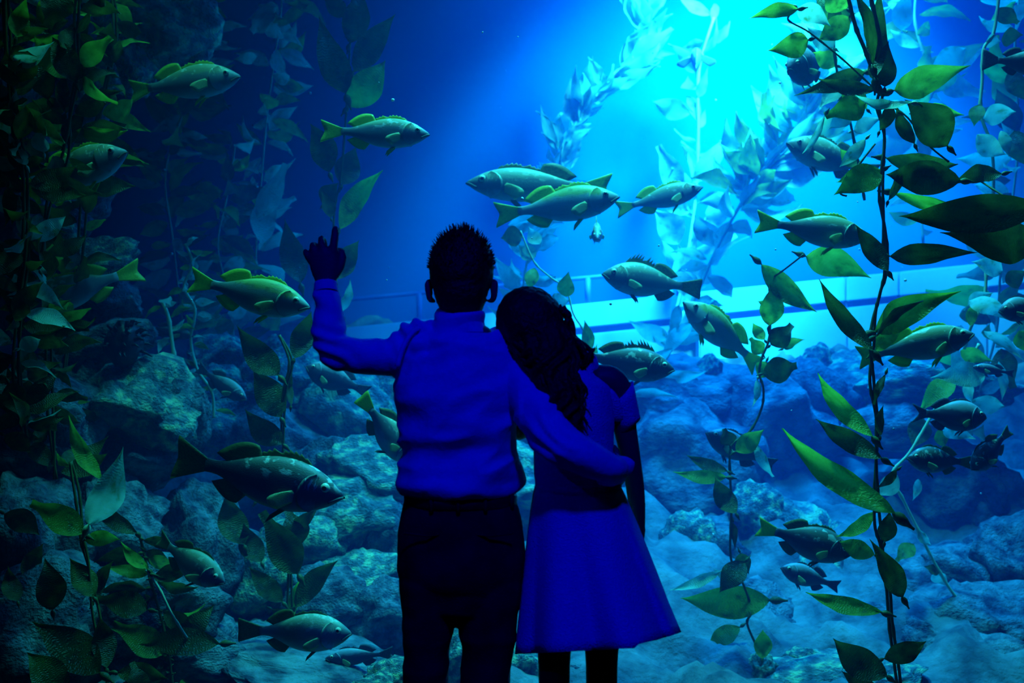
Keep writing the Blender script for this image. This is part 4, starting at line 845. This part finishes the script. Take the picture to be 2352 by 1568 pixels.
# knuckle row and fingers of the raised hand: a = up, b = towards thumb (right), c = towards the viewer
hand(bm, V(749, 652, 2.45), Vector((-0.10, 0.05, 1)).normalized(), Vector((1, 0, 0.10)).normalized(), Vector((0, -1, 0)), 1.0, [
    ((0.070, 0.026, 0.0), [(0.088, 0.027, 0.004), (0.112, 0.032, 0.002), (0.134, 0.034, -0.006)], 0.0122),                       # index, pointing up
    ((0.070, 0.004, 0.002), [(0.092, 0.000, 0.006), (0.113, -0.003, -0.004), (0.112, -0.001, -0.032), (0.090, 0.0, -0.042)], 0.0105),   # middle, bent
    ((0.068, -0.018, 0.002), [(0.088, -0.023, 0.004), (0.102, -0.026, -0.008), (0.098, -0.018, -0.034), (0.078, -0.016, -0.042)], 0.0095),
    ((0.062, -0.034, 0.0), [(0.078, -0.042, 0.001), (0.088, -0.045, -0.010), (0.083, -0.042, -0.032), (0.066, -0.031, -0.038)], 0.0085),
    ((0.020, 0.024, -0.004), [(0.045, 0.042, -0.006), (0.072, 0.046, -0.010), (0.082, 0.038, -0.024), (0.086, 0.024, -0.034)], 0.0105)])  # thumb across
# arm round the woman
limb(bm, [V(1160, 815), V(1200, 850, 2.40), V(1232, 930, 2.33), V(1268, 1000, 2.262), V(1330, 1040, 2.245), V(1396, 1070, 2.275), V(1418, 1082, 2.33)], [.045, .042, .038, .036, .032, .027, .023], 14)
hand(bm, V(1424, 1086, 2.345), Vector((0.10, 1, -0.05)).normalized(), Vector((0, 0, 1)), Vector((1, -0.1, 0)).normalized(), 0.9, [
    ((0.070, 0.028, 0.0), [(0.10, 0.030, -0.004), (0.122, 0.030, -0.02), (0.138, 0.030, -0.042)], 0.0095),
    ((0.072, 0.008, 0.0), [(0.105, 0.008, -0.004), (0.13, 0.008, -0.022), (0.146, 0.008, -0.046)], 0.0098),
    ((0.070, -0.012, 0.0), [(0.10, -0.014, -0.004), (0.124, -0.014, -0.022), (0.138, -0.014, -0.044)], 0.0093),
    ((0.064, -0.030, 0.0), [(0.088, -0.033, -0.004), (0.106, -0.034, -0.018), (0.118, -0.034, -0.034)], 0.0082),
    ((0.020, 0.026, -0.002), [(0.040, 0.048, -0.006), (0.066, 0.062, -0.014), (0.088, 0.066, -0.024)], 0.0102)])
mlink('body', remeshed('man_body', bm, 0.0045, 4), SKIN, man)
for sd in (-1, 1):
    bm = bmesh.new(); ellipsoid(bm, Vector((hx + sd * 0.030, hy + 0.086, hz - 0.022)), (0.012, 0.010, 0.008), None, 2); mlink('eye', bm_mesh('eye', bm), EYEB, man)
# hair: cropped cap with short spikes on the crown
bm = bmesh.new(); ellipsoid(bm, Vector((hx, hy, hz + 0.005)), (0.0785, 0.099, 0.098), None, 4)
ellipsoid(bm, Vector((hx, hy - 0.018, hz - 0.045)), (0.066, 0.076, 0.070), None, 3)
limb(bm, [Vector((hx, hy - 0.012, hz - 0.06)), Vector((hx - 0.003, hy - 0.008, hz - 0.105))], [(0.058, 0.055), (0.050, 0.050)], 20)
me = remeshed('man_hair', bm, 0.006, 3)
displace(me, lambda p, n: 0.0022 * noise.noise(p * 160) + 0.002 * noise.noise(p * 60))
bm = bmesh.new(); bm.from_mesh(me)
dele = [f for f in bm.faces if (f.calc_center_median().y > hy + 0.045 and f.calc_center_median().z < hz + 0.05)]
bmesh.ops.delete(bm, geom=dele, context='FACES')
rr = random.Random(5)
for k in range(900):
    a = rr.uniform(0, 6.283); e = math.asin(rr.uniform(0.0, 1.0))
    nrm = Vector((math.cos(a) * math.cos(e), math.sin(a) * math.cos(e), math.sin(e)))
    if nrm.y > 0.75: continue
    b = Vector((hx + nrm.x * 0.077, hy + nrm.y * 0.097, hz + 0.005 + nrm.z * 0.096))
    dr = (nrm + Vector((rr.uniform(-.4, .4), rr.uniform(-.3, .5), 0.35 + rr.uniform(-.2, .3)))).normalized()
    l = rr.uniform(0.006, 0.012) + 0.014 * max(0, nrm.z - 0.4)
    tube(bm, [b, b + dr * l], [0.0016, 0.0004], 3)
mlink('hair', bm_mesh('man_hair', bm), HAIR, man)
# shirt
bm = bmesh.new()
ring_limb(bm, [(748, 1000, 1114, .064, MD), (768, 985, 1128, .070, MD), (783, 955, 1162, .080, MD), (800, 935, 1192, .092, MD), (840, 918, 1212, .106, MD), (900, 914, 1208, .116, MD), (960, 919, 1190, .118, MD), (1020, 929, 1173, .114, MD), (1060, 926, 1177, .114, MD), (1095, 917, 1192, .122, MD), (1118, 921, 1193, .122, MD), (1132, 934, 1182, .108, MD)])
limb(bm, [V(975, 808), V(925, 816), V(860, 819, 2.41), V(800, 814, 2.41), V(768, 800, 2.415), V(757, 768, 2.42), V(755, 735, 2.43), V(750, 700, 2.435), V(748, 664, 2.445)], [.058, .052, .043, .040, .042, .040, .037, .031, .027], 20)
limb(bm, [V(1165, 822), V(1196, 850, 2.40), V(1228, 925, 2.33), V(1268, 1000, 2.258), V(1330, 1040, 2.240), V(1392, 1070, 2.268), V(1412, 1080, 2.31)], [.058, .055, .050, .050, .043, .035, .033], 20)
limb(bm, [V(915, 800), V(945, 770), V(988, 768)], [.030, .033, .030], 14)
me = remeshed('shirt', bm, 0.006, 8)
zt = V(0, 1132).z
def sh(p, n):
    lower = min(1, max(0, (V(0, 900).z - p.z) / 0.22))
    body = 0.013 + 0.010 * lower
    if p.x < V(905, 0).x or p.y < 2.30 and p.x > V(1200, 0).x: body = 0.005
    f = wrinkles(p, n, body)
    # gathered folds at elbow, shoulder and cuff of the raised arm
    for c, r_, a_ in ((V(770, 800, 2.4), 0.09, 0.008), (V(940, 780), 0.09, 0.010), (V(752, 690, 2.43), 0.06, 0.006), (V(1180, 820), 0.09, 0.006), (V(1260, 1000, 2.25), 0.10, 0.007)):
        k = max(0, 1 - (p - c).length / r_)
        if k: f += a_ * k * math.sin((p.x * 0.8 + p.z * 1.0 + 0.05 * noise.noise(p * 9)) * 150)
    return f * min(1, max(0, (p.z - V(0, 1136).z) / 0.03))
displace(me, sh)
shirt = mlink('shirt', me, SHIRT, man)
bm = bmesh.new()                                                                # collar: a band that leans on the neck
rings = []
for py, xl, xr, ry in ((762, 993, 1121, .067), (745, 1001, 1112, .063), (727, 1004, 1106, .060), (724, 1006, 1104, .057), (740, 1005, 1106, .055)):
    pts = []
    for k in range(32):
        a = 2 * math.pi * k / 32; cxp = (xl + xr) / 2; hw = (xr - xl) / 2 / F * MD
        drop = 0.035 * max(0, math.sin(a)) ** 2
        c = V(cxp, py); pts.append(bm.verts.new(c + Vector((hw * math.cos(a), ry * math.sin(a), -drop))))
    rings.append(pts)
for i in range(len(rings) - 1):
    for k in range(32): bm.faces.new((rings[i][k], rings[i][(k + 1) % 32], rings[i + 1][(k + 1) % 32], rings[i + 1][k]))
link('collar', bm_mesh('collar', bm), SHIRT, shirt)
for pts, rad in (([V(749, 672, 2.442), V(748, 650, 2.45)], [.030, .0285]), ([V(1396, 1072, 2.278), V(1414, 1081, 2.322)], [.037, .034])):
    bm = bmesh.new(); q = [pts[0].lerp(pts[1], t) for t in (0, .2, .5, .8, 1, 0.98)]; r0, r1 = rad
    tube(bm, q, [r0 * .97, r0, (r0 + r1) / 2, r1, r1 * .985, r1 * .85], 24, cap=False); link('cuff', bm_mesh('cuff', bm), SHIRT, shirt)
bm = bmesh.new()                                                                # fold of the shoulder seam
tube(bm, catmull([V(912, 842, 2.33), V(925, 800, 2.335), V(945, 765, 2.36), V(968, 750, 2.40)], 4), [.006] * 13, 8); link('shoulder_fold', bm_mesh('fold', bm), SHIRT, shirt)
# trousers
bm = bmesh.new()
ring_limb(bm, [(1128, 936, 1180, .102, MD), (1150, 930, 1184, .106, MD), (1200, 918, 1198, .116, MD), (1270, 914, 1206, .122, MD), (1320, 916, 1203, .116, MD), (1345, 925, 1192, .100, MD)])
for pts in ([(1330, 918, 1054, .095), (1400, 923, 1047, .085), (1500, 929, 1032, .075), (1568, 926, 1027, .07)], [(1330, 1060, 1202, .095), (1400, 1051, 1193, .085), (1500, 1060, 1180, .075), (1568, 1060, 1170, .07)]):
    lst = [V((a + b) / 2, py) for py, a, b, r in pts]; rad = [((b - a) / 2 / F * MD, r) for py, a, b, r in pts]
    cx = (pts[-1][1] + pts[-1][2]) / 2
    lst += [fl(cx, 0.45), fl(cx, 0.25), fl(cx, 0.06)]; rad += [(.056, .064), (.056, .06), (.06, .066)]
    limb(bm, lst, rad, 20)
me = remeshed('trousers', bm, 0.005, 4); displace(me, lambda p, n: wrinkles(p, n, 0.004, 9.0))
tro = mlink('trousers', me, TROUSER, man)
bm = bmesh.new(); tube(bm, [V(1058, 1130), V(1058, 1136), V(1058, 1152), V(1058, 1157)], [(.132, .108), (.137, .114), (.138, .115), (.134, .110)], 40); link('belt', bm_mesh('belt', bm), LEATHER, tro)
for px in (940, 1000, 1058, 1116, 1172):
    a = math.asin(max(-1, min(1, (px - 1058) / 127))); bm = bmesh.new(); y = MD - 0.113 * math.cos(a); x = V(1058, 0).x + 0.138 * math.sin(a)
    tube(bm, [Vector((x, y, V(0, 1126).z)), Vector((x, y - .002, V(0, 1142).z)), Vector((x, y, V(0, 1162).z))], [.005] * 3, 6); link('belt_loop', bm_mesh('loop', bm), TROUSER, tro)
for px in (990, 1128):
    bm = bmesh.new(); zz = V(0, 1205).z; x = V(px, 0).x; tube(bm, [Vector((x - .055, MD - 0.105, zz)), Vector((x, MD - 0.118, zz - .004)), Vector((x + .055, MD - 0.105, zz))], [.003] * 3, 6); link('pocket_seam', bm_mesh('pocket', bm), TROUSER, tro)
for lx in (980, 1122):
    bm = bmesh.new(); limb(bm, [fl(lx, 0.05, MD - 0.05), fl(lx, 0.055, MD + 0.02), fl(lx, 0.05, MD + 0.12), fl(lx, 0.04, MD + 0.20)], [(.038, .045), (.042, .05), (.046, .045), (.036, .032)], 16, up=Vector((0, 0, 1)))
    for v in bm.verts: v.co.z = max(v.co.z, 0.002)
    mlink('shoe', bm_mesh('shoe', bm), LEATHER, man)

# ---- woman
wom = thing('person', 'woman in a flared blue dress with long wavy hair leaning her head on the man', 'person', 'couple watching the aquarium', (V(1330, 900).x, MD, 0))
wo = wom.location.copy()
def wlink(name, me, mat, parent):
    o = link(name, me, mat, parent)
    if parent is wom: o.location = -wo
    return o
tilt = Matrix.Rotation(math.radians(-24), 3, 'Y')
WC = V(1222, 752, 2.40)
def T(x, y, z): return WC + tilt @ Vector((x, y, z))
bm = bmesh.new()
ellipsoid(bm, T(0, 0, 0.01), (0.066, 0.084, 0.082), tilt); ellipsoid(bm, T(0, 0.03, -0.05), (0.054, 0.058, 0.064), tilt)
ellipsoid(bm, T(0, 0.068, -0.098), (0.022, 0.018, 0.016), tilt)
limb(bm, [T(0, 0.082, -0.02), T(0, 0.100, -0.048)], [.006, .010], 10)
limb(bm, [T(-0.018, 0.084, -0.073), T(0, 0.090, -0.072), T(0.018, 0.084, -0.073)], [.003, .007, .003], 10)
for sd in (-1, 1):
    ellipsoid(bm, T(sd * 0.067, 0.005, -0.04), (0.007, 0.014, 0.024), tilt, 2)
limb(bm, [T(0.0, 0.01, -0.05), V(1285, 830, 2.41), V(1315, 875, 2.42)], [(.044, .046), (.043, .045), (.055, .05)], 18)
ring_limb(bm, [(868, 1275, 1385, .055, MD), (900, 1245, 1400, .075, MD), (980, 1238, 1400, .085, MD), (1060, 1236, 1402, .08, MD), (1120, 1238, 1412, .08, MD), (1200, 1225, 1440, .095, MD), (1290, 1230, 1440, .095, MD)])
for lx in (1273, 1382):
    limb(bm, [V(lx, 1290), V(lx, 1420), V(lx, 1530), fl(lx, 0.47), fl(lx, 0.30), fl(lx, 0.09), fl(lx, 0.06)], [.066, .052, .039, .041, .040, .027, .027], 14)
    limb(bm, [fl(lx, 0.04, MD - 0.03), fl(lx, 0.04, MD + 0.06), fl(lx, 0.025, MD + 0.14)], [.028, .030, .020], 12)
# right arm hanging, hand resting in front of the skirt
limb(bm, [V(1365, 872, 2.42), V(1402, 874, 2.42), V(1424, 910, 2.43), V(1436, 985, 2.45), V(1450, 1060, 2.47), V(1461, 1140, 2.51), V(1466, 1215, 2.55), V(1466, 1232, 2.56)], [.036, .037, .034, .029, .025, .023, .018, .017], 14)
hand(bm, V(1466, 1236, 2.56), Vector((-0.05, 0.25, -1)).normalized(), Vector((-0.2, 1, 0.2)).normalized(), Vector((1, 0.1, 0)).normalized(), 0.85, [
    ((0.070, 0.028, 0.0), [(0.10, 0.030, -0.004), (0.125, 0.030, -0.014), (0.140, 0.030, -0.028)], 0.0092), ((0.072, 0.008, 0.0), [(0.105, 0.008, -0.004), (0.134, 0.008, -0.016), (0.150, 0.008, -0.032)], 0.0095),
    ((0.070, -0.012, 0.0), [(0.10, -0.014, -0.005), (0.126, -0.014, -0.018), (0.140, -0.014, -0.034)], 0.009), ((0.064, -0.030, 0.0), [(0.088, -0.033, -0.005), (0.106, -0.034, -0.016), (0.118, -0.034, -0.028)], 0.008),
    ((0.020, 0.026, -0.002), [(0.040, 0.048, -0.008), (0.066, 0.058, -0.016), (0.088, 0.060, -0.022)], 0.010)])
# left arm folded in front of her
limb(bm, [V(1270, 890, 2.42), V(1240, 905, 2.44), V(1212, 950, 2.47), V(1193, 985, 2.50), V(1200, 985, 2.56), V(1235, 960, 2.60), V(1262, 950, 2.60)], [.034, .033, .028, .025, .024, .020, .017], 14)
hand(bm, V(1270, 948, 2.60), Vector((1, 0.02, 0.25)).normalized(), Vector((-0.25, 0, 1)).normalized(), Vector((0, 1, 0)), 0.85, [
    ((0.070, 0.028, 0.0), [(0.10, 0.030, -0.004), (0.125, 0.030, -0.014), (0.140, 0.030, -0.028)], 0.0092), ((0.072, 0.008, 0.0), [(0.105, 0.008, -0.004), (0.134, 0.008, -0.016), (0.150, 0.008, -0.032)], 0.0095),
    ((0.070, -0.012, 0.0), [(0.10, -0.014, -0.005), (0.126, -0.014, -0.018), (0.140, -0.014, -0.034)], 0.009), ((0.064, -0.030, 0.0), [(0.088, -0.033, -0.005), (0.106, -0.034, -0.016), (0.118, -0.034, -0.028)], 0.008),
    ((0.020, 0.026, -0.002), [(0.040, 0.048, -0.008), (0.066, 0.058, -0.016), (0.088, 0.060, -0.022)], 0.010)])
wlink('body', remeshed('woman_body', bm, 0.0045, 4), SKIN, wom)
for sd in (-1, 1):
    bm = bmesh.new(); ellipsoid(bm, T(sd * 0.027, 0.078, -0.018), (0.012, 0.009, 0.008), tilt, 2); wlink('eye', bm_mesh('eye', bm), EYEB, wom)
# hair
bm = bmesh.new(); ellipsoid(bm, T(0, -0.004, 0.012), (0.082, 0.094, 0.090), tilt, 4)
ellipsoid(bm, V(1262, 790, 2.36), (0.066, 0.058, 0.060), None, 3)
rings = [(770, 1160, 1305, .05, 2.36), (800, 1185, 1320, .05, 2.345), (850, 1220, 1318, .045, 2.315), (900, 1245, 1320, .038, 2.30), (945, 1272, 1336, .030, 2.292), (985, 1305, 1345, .018, 2.288)]
ring_limb(bm, rings, 20)
me = remeshed('woman_hair', bm, 0.006, 4)
def wv(p, n):
    k = min(1, max(0, (WC.z + 0.02 - p.z) / 0.1))
    return k * 0.008 * math.sin((p.x * 1.2 - p.z * 0.5 + 0.02 * math.sin(p.z * 55)) * 150) + 0.003 * noise.noise(p * 70)
displace(me, wv)
bm = bmesh.new(); bm.from_mesh(me)
bmesh.ops.delete(bm, geom=[f for f in bm.faces if ((tilt.transposed() @ (f.calc_center_median() - WC)).y > 0.045 and (tilt.transposed() @ (f.calc_center_median() - WC)).z < 0.05 and f.calc_center_median().z > WC.z - 0.12)], context='FACES')
rr = random.Random(3)
for k in range(70):                                                             # wavy locks
    t = rr.random(); x0 = 1170 + 140 * t; y0 = 740 + rr.uniform(0, 60); ex = 1295 + 50 * t + rr.uniform(-12, 12); ey = rr.uniform(900, 1000)
    pts = []
    for i in range(14):
        s_ = i / 13; x = x0 + (ex - x0) * s_ ** 0.85; y = y0 + (ey - y0) * s_
        x += (4 + 7 * s_) * math.sin(s_ * 13 + k); pts.append(V(x, y, 2.345 - 0.055 * min(1, s_ * 1.6) + 0.01 * math.sin(k * 2.1 + s_ * 7)))
    tube(bm, pts, [0.007 * (1 - 0.85 * (i / 13) ** 2) for i in range(14)], 6)
for k, (a, b, c, e) in enumerate((((1300, 735), (1318, 775), (1352, 800), (1362, 822)), ((1305, 760), (1325, 800), (1350, 815), (1366, 800)), ((1300, 780), (1322, 825), (1346, 830), (1358, 812)), ((1290, 705), (1312, 745), (1318, 775), (1330, 800)), ((1305, 800), (1318, 850), (1330, 835), (1348, 838)), ((1295, 715), (1306, 725), (1300, 750), (1318, 770)), ((1300, 770), (1330, 790), (1345, 818), (1340, 835)))):
    pts = catmull([V(q[0], q[1], 2.37 - 0.004 * k) for q in (a, b, c, e)], 5); n = len(pts)
    tube(bm, pts, [0.010 * (1 - 0.8 * (i / n) ** 1.5) for i in range(n)], 8)
    for q_ in range(5):
        pts2 = [p + Vector((rr.uniform(-.006, .006), rr.uniform(-.006, .006), rr.uniform(-.006, .006))) for p in pts]; tube(bm, pts2, [0.0025 * (1 - 0.8 * i / n) for i in range(n)], 4)
wlink('hair', bm_mesh('woman_hair', bm), HAIR, wom)
# dress
bm = bmesh.new()
ring_limb(bm, [(842, 1288, 1376, .052, 2.42), (852, 1262, 1392, .066, MD), (872, 1240, 1403, .082, MD), (910, 1228, 1409, .092, MD), (960, 1226, 1410, .098, MD), (1020, 1224, 1408, .096, MD), (1080, 1227, 1416, .092, MD), (1112, 1229, 1424, .094, MD)])
me = remeshed('bodice', bm, 0.006, 5); displace(me, lambda p, n: wrinkles(p, n, 0.0025, 4.0))
dress = wlink('dress', me, DRESS, wom)
def shell(name, rings_, mat, parent, th=0.004):
    bm = bmesh.new(); R_ = [[bm.verts.new(p) for p in r] for r in rings_]
    for i in range(len(R_) - 1):
        n = len(R_[i])
        for k in range(n): bm.faces.new((R_[i][k], R_[i][(k + 1) % n], R_[i + 1][(k + 1) % n], R_[i + 1][k]))
    bmesh.ops.recalc_face_normals(bm, faces=bm.faces[:]); bmesh.ops.solidify(bm, geom=bm.faces[:], thickness=th)
    return link(name, bm_mesh(name, bm), mat, parent)
rings_ = []; NS = 120; NR = 16                                                  # flared skirt with soft box pleats
for i in range(NR + 1):
    t = i / NR; ring = []
    for k in range(NS):
        a = 2 * math.pi * k / NS; ca, sa = math.cos(a), math.sin(a)             # a = 0 right, -90 towards the viewer
        xl = 1229 - 46 * t ** 0.75; xr = 1424 + 138 * t ** 0.92
        cx = (xl + xr) / 2; hw = (xr - xl) / 2
        zh = 0.738 + 0.028 * ca + 0.045 * max(0, -sa)                           # hem height above the floor
        z = V(0, 1112).z + (zh - V(0, 1112).z) * t
        w_ = 8 * a + 0.9 + 0.8 * math.sin(2 * a); pl = 2.2 * abs(math.sin(w_ / 2)) - 1.3
        rad = 1 + 0.15 * t ** 0.8 * pl * (0.25 + 0.75 * abs(sa))
        p = V(cx + hw * ca * (1 + 0.015 * t * pl) + 9 * t * math.cos(w_) * abs(sa), 1300, MD); p.z = z
        p.y = MD + (0.095 + 0.11 * t) * sa * rad
        if sa < 0:                                                              # the hem hangs level across the pleats
            q = cx + hw * ca; ht = 1502 - 15 * (q - 1185) / 262 if q < 1447 else 1478 - 28 * (q - 1447) / 113
            zz = CAMZ - (ht - 784) / F * p.y; z0 = V(0, 1112).z; p.z = z0 + (zz - z0) * t
        ring.append(p)
    rings_.append(ring)
shell('skirt', rings_, DRESS, dress)
bm = bmesh.new(); tube(bm, [V(1327, 1104), V(1327, 1108), V(1328, 1120), V(1328, 1124)], [(.100, .095), (.104, .099), (.106, .100), (.103, .097)], 40); link('waistband', bm_mesh('waistband', bm), DRESS, dress)
# short sleeve with the shoulder cut open
rings_ = []
for t in (0, .25, .5, .75, 1):
    c = V(1427 + 16 * t, 902 + 74 * t, 2.43 + 0.02 * t); ring = []
    ax = Vector((0.17, 0.1, -0.8)).normalized(); u_ = Vector((1, 0, 0)) - ax * ax.x; u_.normalize(); v_ = ax.cross(u_)
    for k in range(28):
        a = 2 * math.pi * k / 28
        r_ = 0.034 - 0.001 * t; lift = 0.012 * math.cos(a) * (1 - t) * -1 + 0.010 * (1 - t) * -math.cos(a) + 0.010 * t * math.cos(a)
        ring.append(c + u_ * r_ * math.cos(a) + v_ * r_ * 1.1 * math.sin(a) + ax * (lift if t < 0.9 else -0.012 * math.cos(a)))
    rings_.append(ring)
shell('sleeve', rings_, DRESS, dress, 0.003)
bm = bmesh.new()                                                                # strip that ties the sleeve to the bodice under the cut-out
limb(bm, [V(1395, 905, 2.40), V(1408, 925, 2.41), V(1418, 950, 2.42)], [.020, .022, .020], 12); link('sleeve_gusset', bm_mesh('gusset', bm), DRESS, dress)
for lx in (1273, 1382):
    bm = bmesh.new(); limb(bm, [fl(lx, 0.04, MD - 0.045), fl(lx, 0.045, MD + 0.02), fl(lx, 0.038, MD + 0.11), fl(lx, 0.03, MD + 0.18)], [(.032, .036), (.035, .04), (.038, .034), (.028, .024)], 16, up=Vector((0, 0, 1)))
    for v in bm.verts: v.co.z = max(v.co.z, 0.002)
    wlink('shoe', bm_mesh('shoe', bm), LEATHER, wom)
